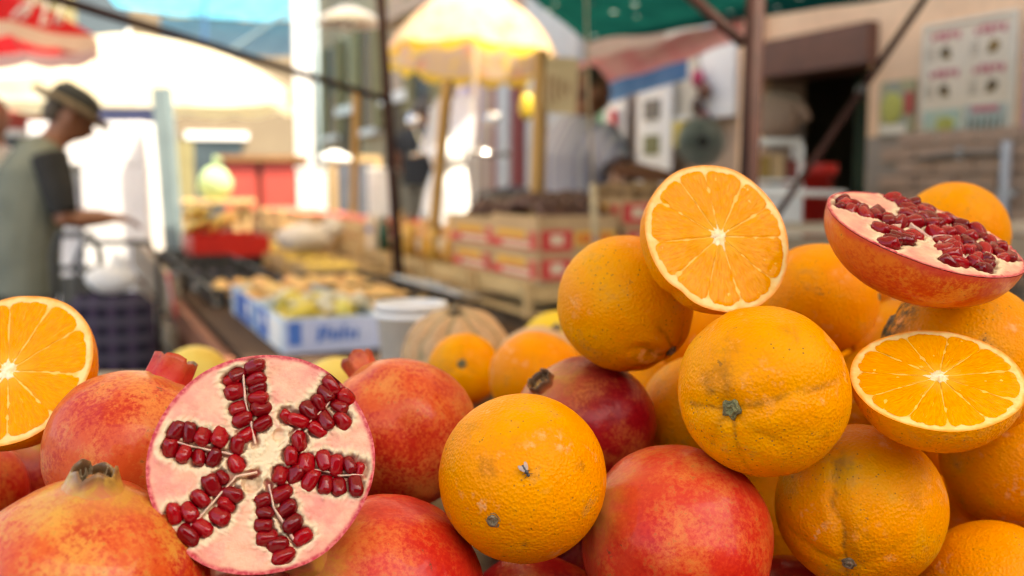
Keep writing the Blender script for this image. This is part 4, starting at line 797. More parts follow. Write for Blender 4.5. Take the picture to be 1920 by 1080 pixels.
# far person in black
q = at(786, 330, 10.0); lg = (((0, -.09, .88), (.02, -.10, .47), (-.02, -.10, .10)), ((0, .09, .88), (.03, .10, .47), (.0, .10, .10)))
fp, P = person('distant person in a black T-shirt left of the scooter', (q.x, q.y, .338), R(70), (0, 0, .92), (.02, 0, 1.30), (.04, 0, 1.48), (.06, 0, 1.60), (1, 0, -.1), (.1, 0, 1), [(-1, ((.02, -.19, 1.38), (.02, -.25, 1.12), (.16, -.22, .94), (.7, 0, -.7))), (1, ((.02, .19, 1.38), (.02, .25, 1.12), (.16, .22, .94), (.7, 0, -.7)))], lg, SKIN)
garment(fp, 't_shirt', BLKT, [([(0, 0, .86), (.01, 0, 1.1), (.02, 0, 1.30), (.03, 0, 1.43), (.04, 0, 1.47)], [(.135, .18), (.13, .175), (.14, .20), (.10, .155), (.065, .075)], (1, 0, 0))] + [([(.02, s_ * .17, 1.39), (.02, s_ * .235, 1.22)], [.075, .07], None) for s_ in (-1, 1)])
garment(fp, 'trousers', TROU, [([(0, 0, .95), (0, 0, .84)], [(.13, .175), (.12, .17)], (1, 0, 0))] + [([a, b, c], [.10, .075, .058], None) for a, b, c in lg]); shoes(fp, lg, SHOE)
MB().loft([P(-.05, 0, -.03), P(-.04, 0, .02), P(-.02, 0, .07), P(-.012, 0, .112)], [(.06, .07), (.078, .084), (.085, .080), (.04, .04)], 16, ref=P(1, 0, 0) - P(0, 0, 0)).build('hair', HAIR, fp, True)
# half seen person at the left edge
q = at(-22, 320, 5.6); fp, P = person('dark haired person half cut off by the left edge', (q.x, q.y, 0), R(-20), (0, 0, .90), (.02, 0, 1.30), (.04, 0, 1.48), (.06, 0, 1.60), (1, 0, -.1), (.1, 0, 1), [(-1, ((.02, -.19, 1.38), (.02, -.25, 1.12), (.16, -.22, .94), (.7, 0, -.7))), (1, ((.02, .19, 1.38), (.02, .25, 1.12), (.16, .22, .94), (.7, 0, -.7)))], lg, SKIN)
garment(fp, 'shirt', GREYP, [([(0, 0, .86), (.01, 0, 1.1), (.02, 0, 1.30), (.03, 0, 1.43), (.04, 0, 1.47)], [(.135, .18), (.13, .175), (.14, .20), (.10, .155), (.065, .075)], (1, 0, 0))] + [([(.02, s_ * .17, 1.39), (.02, s_ * .235, 1.22)], [.075, .07], None) for s_ in (-1, 1)])
garment(fp, 'trousers', JEAN, [([(0, 0, .95), (0, 0, .84)], [(.13, .175), (.12, .17)], (1, 0, 0))] + [([a, b, c], [.10, .075, .058], None) for a, b, c in lg]); shoes(fp, lg, SHOE)
MB().loft([P(-.05, 0, -.08), P(-.045, 0, .02), P(-.02, 0, .07), P(-.012, 0, .115)], [(.06, .075), (.08, .088), (.09, .085), (.04, .04)], 16, ref=P(1, 0, 0) - P(0, 0, 0)).build('hair', BROWNC, fp, True)

# ---- shopping trolley and bags by the man
def plaid_pat(g, o, col):
    sp = g.node('ShaderNodeSeparateXYZ'); g.put(sp.inputs[0], o)
    for i, c in ((0, (.05, .035, .065)), (2, (.06, .055, .075))): col = g.mix(g.step(g.math('SINE', g.math('MULTIPLY', sp.outputs[i], 95.)), .2, .5, 0, .75), col, c)
    return col
PLAID = cloth('dark_plaid', (.022, .020, .030), .02, (.018, .016, .026), plaid_pat)
q = at(212, 640, 3.7); o = thing('shopping_trolley', 'black shopping trolley with a dark plaid bag left of the stall', 'trolley', (q.x, q.y, 0), R(10))
MB().loft([(0, 0, .12), (0, 0, .16), (0, 0, .5), (0, 0, .80), (0, 0, .84)], [(.12, .075), (.15, .095), (.16, .10), (.15, .09), (.11, .05)], 4 * 5, ref=(1, 0, 0)).build('bag', PLAID, o, True)
fr_ = MB(); fr_.loft([(-.13, .11, .1), (-.15, .13, .95), (-.12, .13, 1.02), (.12, .13, 1.02), (.15, .13, .95), (.13, .11, .1)], .011, 8); fr_.build('handle_frame', BLACKP, o, True)
for s_ in (-1, 1): MB().loft([(s_ * .15 - .015, .1, .075), (s_ * .15 + .015, .1, .075)], .075, 16).build('wheel', RUBBER, o, True)
MB().loft([(-.15, .1, .075), (.15, .1, .075)], .006, 6).build('axle', CHROME, o)
q2 = at(212, 525, 3.7); o = thing('white_bag', 'white plastic bag lying on top of the plaid trolley', 'bag', (q.x, q.y, .842)); MB().ball((0, 0, .05), .09, 16, 12, (1.0, .7, .6), lambda d: 1 + .14 * nz(d, 2.5, 3)).build('bag', cloth('white_film', (.80, .80, .80), .35), o, True); MB().loft([(.02, 0, .09), (.05, 0, .13)], [(.03, .02), (.04, .01)], 8).build('handles', cloth('white_film', (.80, .80, .80), .35), o, True)
q = at(145, 520, 4.05); o = thing('walking_frame', 'black folding trolley frame with a dark bag in front of the man', 'trolley', (q.x, q.y, 0), R(-5))
MB().loft([(-.10, 0, .03), (-.10, 0, .96), (-.07, 0, 1.035), (.07, 0, 1.035), (.10, 0, .96), (.10, 0, .03)], .014, 8).build('frame', BLACKP, o, True); MB().loft([(-.1, 0, .90), (.1, 0, .90)], .012, 8).build('cross_bar', BLACKP, o, True)
MB().loft([(0, .05, .12), (0, .06, .5), (0, .05, .86)], [(.10, .07), (.11, .08), (.10, .06)], 16, ref=(1, 0, 0)).build('bag', plain('dark_grey_bag', (.05, .05, .045), (.035, .035, .03), 20, .9), o, True)
for s_ in (-1, 1): MB().loft([(s_ * .10 - .01, 0, .05), (s_ * .10 + .01, 0, .05)], .05, 14).build('wheel', RUBBER, o, True)

# ---- the table in front, carrying the heap, and the white bucket
tb = thing('fruit_table', 'wooden display table under the heap of oranges and pomegranates', 'table', (0, .95, 0))
for k in range(11): bx('board', GREYW, tb, (0, -.62 + k * .122, .925), (1.5, .116, .030))
for x in (-.7, .7):
    for y in (-.62, .62): bx('leg', REDBR, tb, (x, y, .455), (.06, .06, .91))
bx('apron', REDBR, tb, (0, -.695, .88), (1.5, .025, .11)); bx('apron', REDBR, tb, (0, .675, .88), (1.5, .025, .11))
q = at(772, 690, 1.47); o = thing('white_bucket', 'white plastic bucket behind the cantaloupe melon', 'bucket', (q.x, q.y, .941)); MB().lathe([(.001, 0), (.042, 0), (.050, .125), (.053, .125), (.053, .133), (.048, .133), (.041, .006), (.001, .006)], 28).build('pail', WHITE2, o, True); MB().loft([(.053 * math.cos(a * math.pi / 12), .053 * math.sin(a * math.pi / 12) - .0, .122 - .03 * math.sin(a * math.pi / 12)) for a in range(13)], .0018, 6).build('handle', CHROME, o, True); MB().lathe([(.0535, .112), (.056, .113), (.056, .120), (.0535, .121)], 28).build('rim', WHITE2, o, True)

# ============================================================ the fruit in front
def sphere_fn(nlat, nlon, fn):
    """closed ball; fn(theta from +z, phi, unit direction) gives the radius; returns mesh data and directions"""
    v, f, dirs = [], [], []
    for i in range(1, nlat):
        th = math.pi * i / nlat
        for j in range(nlon):
            ph = 2 * math.pi * j / nlon; d = Vector((math.sin(th) * math.cos(ph), math.sin(th) * math.sin(ph), math.cos(th)))
            v.append(fn(th, ph, d)); dirs.append((th, ph, d))
    for th, z in ((0, 1), (math.pi, -1)):
        d = Vector((0, 0, z)); v.append(fn(th, 0, d)); dirs.append((th, 0, d))
    t, b = len(v) - 2, len(v) - 1
    for i in range(nlat - 2):
        for j in range(nlon):
            j2 = (j + 1) % nlon; f.append((i * nlon + j, (i + 1) * nlon + j, (i + 1) * nlon + j2, i * nlon + j2))
    l = (nlat - 2) * nlon
    for j in range(nlon):
        j2 = (j + 1) % nlon; f.append((t, j, j2)); f.append((b, l + j2, l + j))
    return v, f, dirs
def sstep(x, a, b):
    t = min(1, max(0, (x - a) / (b - a))); return t * t * (3 - 2 * t)
def adiff(a, b): return (a - b + math.pi) % (2 * math.pi) - math.pi

def orange_mesh(r, seed, m, obl=.96, creases=(), lump=.018, res=(64, 96), stain=None, marks=(), nose=0., dimple=.03, shape=(1, 1)):
    rd = random.Random(seed); off = rd.uniform(0, 50); cr, st = [], []
    def fn(th, ph, d):
        k = 1 + lump * nz(d, 1.5, off) + lump * .45 * nz(d, 4., off) + .0028 * nz(d, 11, off) + .0016 * nz(d, 26, off)
        g = 0.
        for cp, dep, wid, th1 in creases:
            a = adiff(ph, cp + .16 * nz(d, 3, off + 3)); q = a * math.sin(th) / wid
            fall = (1 - sstep(th, th1 * .6, th1)) * sstep(th, .0, .12)
            if abs(a) < 1.5:
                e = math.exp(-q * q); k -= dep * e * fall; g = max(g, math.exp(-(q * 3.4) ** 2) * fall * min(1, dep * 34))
                k += dep * .35 * math.exp(-((abs(q) - 2.2) ** 2)) * fall
        k -= dimple * math.exp(-(th / .17) ** 2)
        k += nose * math.exp(-(th / .45) ** 2)
        cr.append(g); mk = stain(th, ph, d) if stain else 0.
        for mp, mt, mr, ms in marks:
            c = Vector((math.sin(mt) * math.cos(mp), math.sin(mt) * math.sin(mp), math.cos(mt))); mk = max(mk, .7 * ms * (1 - sstep((d - c).length + .5 * mr * nz(d, 9, off), mr * .35, mr)))
        st.append(mk)
        return Vector((d.x * r * k * shape[0], d.y * r * k * shape[1], d.z * r * k * obl))
    v, f, _ = sphere_fn(*res, fn)
    me = bpy.data.meshes.new('orange_peel'); me.from_pydata(v, [], f); me.materials.append(m); me.shade_smooth()
    setattr_f(me, 'crease', cr); setattr_f(me, 'stain', st); return me
STEM = plain('stem_green_brown', (.20, .19, .07), (.10, .08, .03), 300, .7, .0006)
STEMD = plain('stem_dry_brown', (.13, .085, .035), (.30, .23, .13), 400, .85, .0008)
def stem_button(parent, r, z, m=STEM, k=1.):
    sa = .2 if m is STEM else .06; mb = MB(); n = 20; prof = [(.0044, -.0010), (.0046, .0002), (.0036, .0007), (.0030, .0004), (.0026, .0018), (.0018, .0020), (.0012, .0010), (.0001, .0012)]
    mb.lathe([(a * k, b * k) for a, b in prof], n)
    mb.v = [(x * (1 + sa * math.cos(5 * math.atan2(y, x) + .4) + .3 * nz((x, y, z_), 260, k)), y * (1 + sa * math.cos(5 * math.atan2(y, x) + .4) + .2 * nz((y, x, z_), 260, k)), z_ + .0003 * nz((x, y, z_), 700)) for x, y, z_ in mb.v]
    o = mb.build('stem', m, parent, True); o.location = (0, 0, z); return o
def orange(px, py, d, rp, n, label, m=OR_A, seed=1, spin=0., stem=None, group='whole oranges in the pile', cat='orange', name='orange', **kw):
    r = rp * d / FPX
    o = thing(name, label, cat, at(px, py, d), group=group, rot=frame(n, spin, at(px, py, d)))
    kw.setdefault('obl', .96)
    link('peel', orange_mesh(r, seed, m, **kw), o)
    if stem: stem_button(o, r, r * (kw['obl'] * (1 - kw.get('dimple', .03) + kw.get('nose', 0))) - .0006, **stem)
    return o

def half_orange(px, py, d, rp, n, spin, bounds, label, seed, notches=(), depth=.9, m=OR_A):
    r = rp * d / FPX; rd = random.Random(seed); off = rd.uniform(0, 40)
    root = thing('orange_half', label, 'orange half', at(px, py, d), rot=frame(n, spin, at(px, py, d)), group='cut orange halves on the pile')
    def rim(a):
        k = 1 + .016 * nz((math.cos(a), math.sin(a), 0), 1.6, off) + .007 * nz((math.cos(a), math.sin(a), 0), 4, off)
        for c, dp, wd in notches: k -= dp * math.exp(-(adiff(a, c) / wd) ** 2)
        return r * k
    na = 160
    # the peel below
    v, f, cr = [], [], []
    nl = 34
    for i in range(nl):
        t = (math.pi / 2) * i / nl
        for j in range(na):
            a = 2 * math.pi * j / na; c = math.cos(t) ** .94; R_ = rim(a)
            dd = Vector((math.cos(a) * c, math.sin(a) * c, -math.sin(t))); k = 1 + .014 * nz(dd, 2, off) * sstep(t, 0, .3) + .0035 * nz(dd, 10, off) * sstep(t, 0, .1) + .002 * nz(dd, 24, off) * sstep(t, 0, .1)
            for cc, dp, wd in notches: k += dp * .8 * math.exp(-(adiff(a, cc) / wd) ** 2) * sstep(t, .5, 1.3)
            v.append((dd.x * R_ * k, dd.y * R_ * k, dd.z * r * depth * k)); cr.append(0)
    v.append((0, 0, -r * depth)); cr.append(0)
    for i in range(nl - 1):
        for j in range(na):
            j2 = (j + 1) % na; f.append((i * na + j, (i + 1) * na + j, (i + 1) * na + j2, i * na + j2))
    for j in range(na): f.append(((nl - 1) * na + j, len(v) - 1, (nl - 1) * na + (j + 1) % na))
    me = bpy.data.meshes.new('peel'); me.from_pydata(v, [], f); me.materials.append(m); me.shade_smooth(); setattr_f(me, 'crease', cr); link('peel', me, root)
    # pale pith on the cut
    v, f, ze, inn = [], [], [], []; nr = 44; flesh_r = .924
    for i in range(nr + 1):
        q = i / nr
        for j in range(na):
            a = 2 * math.pi * j / na; R_ = rim(a) * q; z = .0003 * nz((math.cos(a) * q, math.sin(a) * q, 0), 12, off)
            z -= .0001 * (1 - sstep(q, flesh_r - .03, flesh_r + .02)); z -= .0007 * sstep(q, .975, 1.)
            if q == 1: z = 0.
            v.append((R_ * math.cos(a), R_ * math.sin(a), z))
            wob = .012 * nz((math.cos(a), math.sin(a), q), 14, off)
            ze.append(sstep(q + wob, .962, .99)); inn.append((1 - sstep(q, .84, .90)) * .85)
    for i in range(nr):
        for j in range(na):
            j2 = (j + 1) % na; f.append((i * na + j, (i + 1) * na + j, (i + 1) * na + j2, i * na + j2))
    me = bpy.data.meshes.new('pith'); me.from_pydata(v, [], f); me.materials.append(PITH); me.shade_smooth(); setattr_f(me, 'zest', ze); setattr_f(me, 'inner', inn); link('pith', me, root)
    # juice segments
    cx, cy = rd.uniform(-.03, .03) * r, rd.uniform(-.03, .03) * r
    for s_ in range(len(bounds)):
        a0, a1 = R(bounds[s_]), R(bounds[(s_ + 1) % len(bounds)])
        if a1 < a0: a1 += 2 * math.pi
        nu, nv = 26, 14; v, f, uv = [], [], []; gap = .00017
        for i in range(nu + 1):
            q = i / nu
            for j in range(nv + 1):
                t = j / nv; e = abs(2 * t - 1); am = a0 + (a1 - a0) * t
                ro = rim(am) * flesh_r * (1 - .085 * e ** 7 + .006 * nz((am * 9, 0, 0), 1, off)); ri = r * (.075 + .02 * nz((am * 5, 1, 0), 1, off))
                rho = ri + (ro - ri) * q; mg = min(gap / max(rho, .002), (a1 - a0) * .3)
                aa = a0 + mg + (a1 - a0 - 2 * mg) * t + .03 * nz((rho * 90, s_, 0), 1, off) * 1.
                edge = min(1 - e ** 5, sstep(q, 0, .12), 1 - sstep(q, .96, 1))
                z = -.0001 + .00035 * sstep(edge, 0, .5) + .0005 * nz((rho * math.cos(aa), rho * math.sin(aa), 0), 260, off) + .00025 * nz((aa * 40, rho * 160, 0), 1, off)
                w_ = 1 - q * .9
                v.append((rho * math.cos(aa) + cx * w_, rho * math.sin(aa) + cy * w_, z)); uv.append((aa * 17 + seed * 3.1, rho / .0075))
        for i in range(nu):
            for j in range(nv):
                k = i * (nv + 1) + j; f.append((k, k + nv + 1, k + nv + 2, k + 1))
        me = bpy.data.meshes.new('segment'); me.from_pydata(v, [], f); me.materials.append(PULP); me.shade_smooth()
        ul = me.uv_layers.new(name='UVMap'); idx = np.zeros(len(me.loops), dtype=np.int32); me.loops.foreach_get('vertex_index', idx)
        ul.data.foreach_set('uv', np.asarray(uv, dtype=np.float32)[idx].ravel()); link('segment', me, root)
    # white core
    mb = MB(); nc = 48; pr = []
    for i in range(9):
        q = i / 8
        for j in range(nc):
            a = 2 * math.pi * j / nc; sp = .125 + .06 * nz((math.cos(a) * 2.2, math.sin(a) * 2.2, 3), 1, off) + .05 * nz((math.cos(a) * 3, math.sin(a) * 3, 7), 1.5, off)
            for b_ in bounds: sp += .055 * math.exp(-(adiff(a, R(b_)) / .09) ** 2)
            rr_ = r * sp * q
            mb.v.append((rr_ * math.cos(a) + cx, rr_ * math.sin(a) + cy, .0010 * (1 - q ** 2) - .0003 + .0009 * nz((rr_ * math.cos(a), rr_ * math.sin(a), 0), 420, off)))
    for i in range(8):
        for j in range(nc):
            j2 = (j + 1) % nc; mb.f.append((i * nc + j, (i + 1) * nc + j, (i + 1) * nc + j2, i * nc + j2))
    mb.build('core', PITHCORE, root, True)
    return root

def pom_body(r, seed, m, obl=.95, res=(72, 104), ridge=.019, neck=.10, lump=.026):
    rd = random.Random(seed); off = rd.uniform(0, 60); ph0 = rd.uniform(0, 6); cw, dr = [], []
    def fn(th, ph, d):
        k = 1 + lump * nz(d, 1.4, off) + .008 * nz(d, 4, off) + .0015 * nz(d, 16, off)
        k += ridge * math.cos(6 * (ph + ph0) + 1.5 * nz(d, 1, off)) * math.sin(th) ** 1.5
        k += neck * math.exp(-(th / .20) ** 2)
        cw.append(min(1, 1.1 * math.exp(-(th / (.40 + .16 * nz(d, 3, off))) ** 2))); dr.append(0)
        return Vector((d.x * r * k, d.y * r * k, d.z * r * k * obl))
    v, f, _ = sphere_fn(*res, fn)
    me = bpy.data.meshes.new('skin'); me.from_pydata(v, [], f); me.materials.append(m); me.shade_smooth()
    setattr_f(me, 'crown', cw); setattr_f(me, 'dry', dr); return me
def calyx(parent, z, m, seed, rb=.009, rt=.011, h=.013, teeth=6, tooth=.35, dry=.5, crown=.6, lean=0., red=0., flare=.14):
    """the open crown left by the flower: flaring wall with pointed sepals, hollow inside"""
    rd = random.Random(seed); n = 66; v, f, cw, dr = [], [], [], []; jit = [rd.uniform(-.3, .3) for _ in range(teeth)]; prof = []
    for i in range(9): prof.append((i / 8, 1.0))            # outside, upwards
    for i in range(7): prof.append((1 - i / 6 * .8, .80))   # inside, downwards
    for q, w_ in prof:
        for j in range(n):
            a = 2 * math.pi * j / n; s_ = a / (2 * math.pi) * teeth; k = int(s_) % teeth; t = s_ - int(s_)
            top = h * (1 - tooth * (abs(2 * t - 1) ** 1.3) + jit[k] * .6)
            rr_ = (rb * (1 + flare * (1 - q) ** 2) + (rt - rb) * q ** 1.5 + .0005 * math.cos(teeth * a)) * (w_ if q < .97 or w_ == 1 else .93)
            rr_ *= 1 + .06 * nz((math.cos(a) * 2, math.sin(a) * 2, q * 2), 1, seed)
            v.append((rr_ * math.cos(a) + lean * q * h, rr_ * math.sin(a), -.011 + (top + .011) * q)); cw.append(crown); dr.append((dry * sstep(q, .55, .95)) if w_ == 1 else 1.)
    for i in range(len(prof) - 1):
        for j in range(n):
            j2 = (j + 1) % n; f.append((i * n + j, i * n + j2, (i + 1) * n + j2, (i + 1) * n + j))
    me = bpy.data.meshes.new('calyx'); me.from_pydata(v, [], f); me.materials.append(m); me.shade_smooth(); setattr_f(me, 'crown', cw); setattr_f(me, 'dry', dr); setattr_f(me, 'blush', [red * (1 - x) for x in dr])
    o = link('calyx', me, parent); o.location = (0, 0, z)
    mb = MB()
    for k in range(26):                                      # dried stamens inside
        a, q = rd.uniform(0, 6.28), rb * .62 * math.sqrt(rd.random()); p = Vector((q * math.cos(a), q * math.sin(a), 0)); mb.loft([p, p * 1.1 + Vector((rd.uniform(-.001, .001), rd.uniform(-.001, .001), h * rd.uniform(.4, .75)))], [.0004, .0003], 4)
    mb.build('stamens', STEMD, o)
    return o
def pomegranate(px, py, d, rp, n, label, m, seed, spin=0., cal=None, **kw):
    r = rp * d / FPX; o = thing('pomegranate', label, 'pomegranate', at(px, py, d), rot=frame(n, spin, at(px, py, d)), group='whole pomegranates in the pile')
    kw.setdefault('obl', .95); kw.setdefault('neck', .10)
    link('skin', pom_body(r, seed, m, **kw), o)
    if cal is not None: calyx(o, r * kw['obl'] * (1 + kw['neck']) - .001, m, seed, **cal)
    return o

def aril_meshes():
    out = []
    for s_ in range(5):
        mb = MB(); mb.ball((0, 0, 0), 1, 16, 12, (.0034 + .0002 * (s_ % 3), .0031, .0047 + .0003 * (s_ % 2)), lambda d: (1 + .16 * nz(d, 1.3, s_ * 9 + 2) + .05 * nz(d, 3, s_)) * (1 - .10 * d.z) / (abs(d.x) ** 3.2 + abs(d.y) ** 3.2 + abs(d.z) ** 3.2) ** (1 / 3.2))
        out.append(mb.mesh('aril', ARIL, True))
    sd_ = MB().ball((0, 0, 0), 1, 8, 6, (.0012, .0011, .0026)).mesh('seed', SEED, True)
    return out, sd_
ARILS, SEEDM = aril_meshes()
def half_pomegranate(px, py, d, rp, n, spin, arils, membranes, label, seed, m, holes=(), depth=.86, face_r=.132, rimf=None, ar_z=-.0010, ar_s=.97):
    """arils and membranes in face coordinates, radius 1"""
    r = rp * d / FPX; rd = random.Random(seed); off = rd.uniform(0, 40)
    root = thing('pomegranate_half', label, 'pomegranate half', at(px, py, d), rot=frame(n, spin, at(px, py, d)), group='cut pomegranate halves on the pile')
    def rim(a): return r * (1 + .010 * nz((math.cos(a), math.sin(a), 0), 1.5, off) + .006 * math.cos(6 * a + off) + (rimf(a) if rimf else 0))
    na, nl = 200, 40; v, f, cw, bl = [], [], [], []
    for i in range(nl):
        t = (math.pi / 2) * i / nl
        for j in range(na):
            a = 2 * math.pi * j / na; c = math.cos(t) ** .9; R_ = rim(a); dd = Vector((math.cos(a) * c, math.sin(a) * c, -math.sin(t))); k = 1 + (.012 * nz(dd, 2, off) + .002 * nz(dd, 14, off)) * sstep(t, 0, .25)
            v.append((dd.x * R_ * k, dd.y * R_ * k, dd.z * r * depth * k - .0004)); cw.append(0); bl.append((1 - sstep(t + .05 * nz(dd, 8, off), .0, .13)) * .7)
    v.append((0, 0, -r * depth)); cw.append(0); bl.append(0)
    for i in range(nl - 1):
        for j in range(na):
            j2 = (j + 1) % na; f.append((i * na + j, (i + 1) * na + j, (i + 1) * na + j2, i * na + j2))
    for j in range(na): f.append(((nl - 1) * na + j, len(v) - 1, (nl - 1) * na + (j + 1) % na))
    me = bpy.data.meshes.new('skin'); me.from_pydata(v, [], f); me.materials.append(m); me.shade_smooth(); setattr_f(me, 'crown', cw); setattr_f(me, 'blush', bl); setattr_f(me, 'dry', cw); link('skin', me, root)
    # cut face with its chambers
    moved = []                                             # arils sit on either side of the membranes
    for x, y, *k in arils:
        for _ in range(2):
            best = None
            for q in membranes:
                for i in range(len(q) - 1):
                    p0, p1 = Vector(q[i][:2]), Vector(q[i + 1][:2]); w_ = p1 - p0; c = Vector((x, y)); tt = max(0, min(1, (c - p0).dot(w_) / w_.length_squared)); nn = c - p0 - w_ * tt
                    if best is None or nn.length < best.length: best = nn
            if best is not None and 1e-4 < best.length < .066: x, y = Vector((x, y)) + best.normalized() * (.066 - best.length)
        moved.append((x, y, *k))
    arils = moved
    A = np.array([(p[0], p[1]) for p in arils]); nr, nf = 120, 280; v, f, cr, bl, ju = [], [], [], [], []
    segs = [(np.array(q[k]), np.array(q[k + 1])) for q in membranes for k in range(len(q) - 1)]
    for i in range(nr + 1):
        q = (i / nr) ** .8
        for j in range(nf):
            a = 2 * math.pi * j / nf; x, y = q * math.cos(a), q * math.sin(a); R_ = rim(a)
            e = nz((x, y, 0), 16, off) * .016 + nz((x, y, 0), 40, off) * .014
            dm = float(np.sqrt(((A - (x, y)) ** 2).sum(1)).min()) + e
            for p0, p1 in segs:
                w_ = p1 - p0; t = max(0, min(1, float(((x, y) - p0) @ w_ / (w_ @ w_)))); dm = min(dm, float(np.hypot(*((x, y) - p0 - w_ * t))) + e + .045)
            ch = 1 - sstep(dm, face_r * .50, face_r * .74)
            z = -.0026 * ch + .0006 * nz((x, y, 0), 7, off) * (1 - sstep(q, .9, 1)) + .0009 * math.exp(-((dm - face_r * .95) / .035) ** 2) * (.4 + nz((x, y, 0), 30, off))
            hole = 0.
            for hx, hy, hr, hd in holes: hole += hd * (1 - sstep(math.hypot(x - hx, y - hy) + e * .5, hr * .5, hr))
            z -= hole
            if i == nr: z = 0.
            edge = sstep(q + .02 * nz((x, y, 1), 10, off), .945, .985)
            v.append((x * R_, y * R_, z)); bl.append(edge); ju.append(ch * min(.85, max(0, nz((x, y, 3), 7, off) * 1.2 + .55)))
            cr.append(min(1, max(1 - sstep(dm + .03 * nz((x, y, 4), 9, off), face_r * .75, face_r * 1.25), 1 - sstep(q + .12 * nz((x, y, 0), 5, off), .22, .42)) * .95))
    for i in range(nr):
        for j in range(nf):
            j2 = (j + 1) % nf; f.append((i * nf + j, (i + 1) * nf + j, (i + 1) * nf + j2, i * nf + j2))
    me = bpy.data.meshes.new('cut_flesh'); me.from_pydata(v, [], f); me.materials.append(FLESH); me.shade_smooth(); setattr_f(me, 'cream', cr); setattr_f(me, 'blush', bl); setattr_f(me, 'juice', ju); link('cut_flesh', me, root)
    # membranes between the rows of arils
    for q in membranes:
        pts = [Vector((p[0] * r, p[1] * r, 0)) for p in q]; fine = []
        for k in range(len(pts) - 1):
            for t in range(8): fine.append(pts[k].lerp(pts[k + 1], t / 8) + Vector((nz(pts[k].lerp(pts[k + 1], t / 8), 120, off), nz(pts[k].lerp(pts[k + 1], t / 8), 120, off + 9), 0)) * .0006)
        fine.append(pts[-1]); mb = MB(); L_ = len(fine)
        mb.loft([p + Vector((0, 0, -.0012 + .0007 * nz(p, 150, off))) for p in fine], [(.0028 * (.5 + .5 * math.sin(math.pi * min(1, k / L_ + .15))), .00055 + .0003 * nz(fine[k], 200, off)) for k in range(L_)], 8, ref=(0, 0, 1))
        mb.build('membrane', MEMBRANE, root, True)
    for x, y, s_ in [(p[0], p[1], p[2] if len(p) > 2 else 1.) for p in arils]:
        o = link('aril', rd.choice(ARILS), root); ang = math.atan2(y, x) + math.pi / 2 + rd.uniform(-.45, .45)
        o.location = (x * r, y * r, ar_z + rd.uniform(-.0008, .0008)); s_ *= rd.uniform(.92, 1.12) * ar_s
        o.rotation_euler = (Matrix.Rotation(ang, 3, 'Z') @ Matrix.Rotation(R(90) + rd.uniform(-.45, .45), 3, 'Y') @ Matrix.Rotation(rd.uniform(0, 6), 3, 'Z')).to_euler(); o.scale = (s_,) * 3
        k = link('seed', SEEDM, o); k.scale = (1, 1, 1)
    return root

# ---- cut pomegranate leaning on the pile, its face read row by row
def zl(pts): return [((x - 948) / 402., (665 - y) / 402.) + tuple(k) for x, y, *k in pts]
left_arils = zl([(898, 315), (850, 345), (815, 362, .8), (902, 362), (830, 408), (912, 395, .8), (915, 428), (845, 470), (927, 467), (862, 512), (935, 525), (877, 568),
  (1182, 372), (1165, 405), (1138, 440), (1103, 470), (1060, 508), (1022, 495, .7), (1240, 415), (1215, 455), (1228, 505), (1165, 505), (1135, 540), (1072, 585), (1045, 638),
  (1165, 655), (1212, 670), (1260, 672), (1298, 687, .7), (1100, 668), (1283, 748), (1222, 753), (1172, 745), (1122, 725), (1065, 705), (1008, 710),
  (1020, 775), (1040, 830), (1062, 885), (1097, 930), (962, 800, .8), (963, 845, .85), (958, 890), (972, 935), (1012, 960), (1035, 1000),
  (848, 783), (805, 722, .8), (770, 752), (735, 800), (697, 845), (648, 850), (805, 860), (748, 900), (702, 925), (825, 820, .8),
  (635, 557), (680, 562), (727, 577), (787, 580), (850, 608), (620, 620), (667, 640), (718, 652, .8), (770, 648), (852, 675)])
left_mem = [zl(q) for q in ([(862, 345), (868, 430), (888, 500), (915, 600)], [(1205, 400), (1165, 460), (1110, 515), (1050, 560)], [(1312, 712), (1230, 715), (1140, 692), (1085, 690)],
  [(968, 745), (990, 830), (1030, 890), (1078, 962)], [(925, 702), (850, 720), (785, 800), (705, 888)], [(612, 588), (690, 612), (790, 628), (850, 640)])]
half_pomegranate(495, 866, .442, 206, (.05, .10, .99), 0, left_arils, left_mem, 'cut pomegranate half facing the lens with six full star-like rows of red arils', 5, PM_RED, holes=((-.10, -.19, .10, .005), (.12, .24, .07, .002)), rimf=lambda a: .012 * math.cos(2 * a - 1.1))
# ---- cut pomegranate lying face up on the right
def zr(pts):
    e1 = (math.cos(R(20.8)), math.sin(R(20.8))); out = []
    for x, y, *k in pts:
        dx, dy = x / 4.695 + 1550 - 1732, y / 4.695 + 330 - 432
        out.append(((dx * e1[0] + dy * e1[1]) / 183., (dx * e1[1] - dy * e1[0]) / 53.) + tuple(k))
    return out
right_arils = [p for p in zr([(430, 140), (475, 155), (518, 110, .7), (595, 165), (545, 190), (600, 238), (700, 205), (730, 255), (260, 275), (340, 320), (440, 330), (180, 300, .8), (270, 328), (145, 238, .8), (550, 378), (578, 415), (640, 315), (740, 355), (745, 385), (800, 305), (870, 365),
  (980, 270), (930, 300), (1090, 325), (1040, 355), (1180, 405), (1090, 445), (1320, 490), (1000, 525), (1100, 530), (1110, 585), (1260, 595), (1165, 625), (1320, 690), (1240, 755), (1390, 790), (1420, 545), (1420, 600, .8), (1520, 630), (620, 520), (690, 530), (830, 535), (740, 625), (810, 605), (1250, 455), (1185, 675), (1350, 745), (1000, 460)]) if p[0] ** 2 + p[1] ** 2 < .84]
rq = random.Random(2)
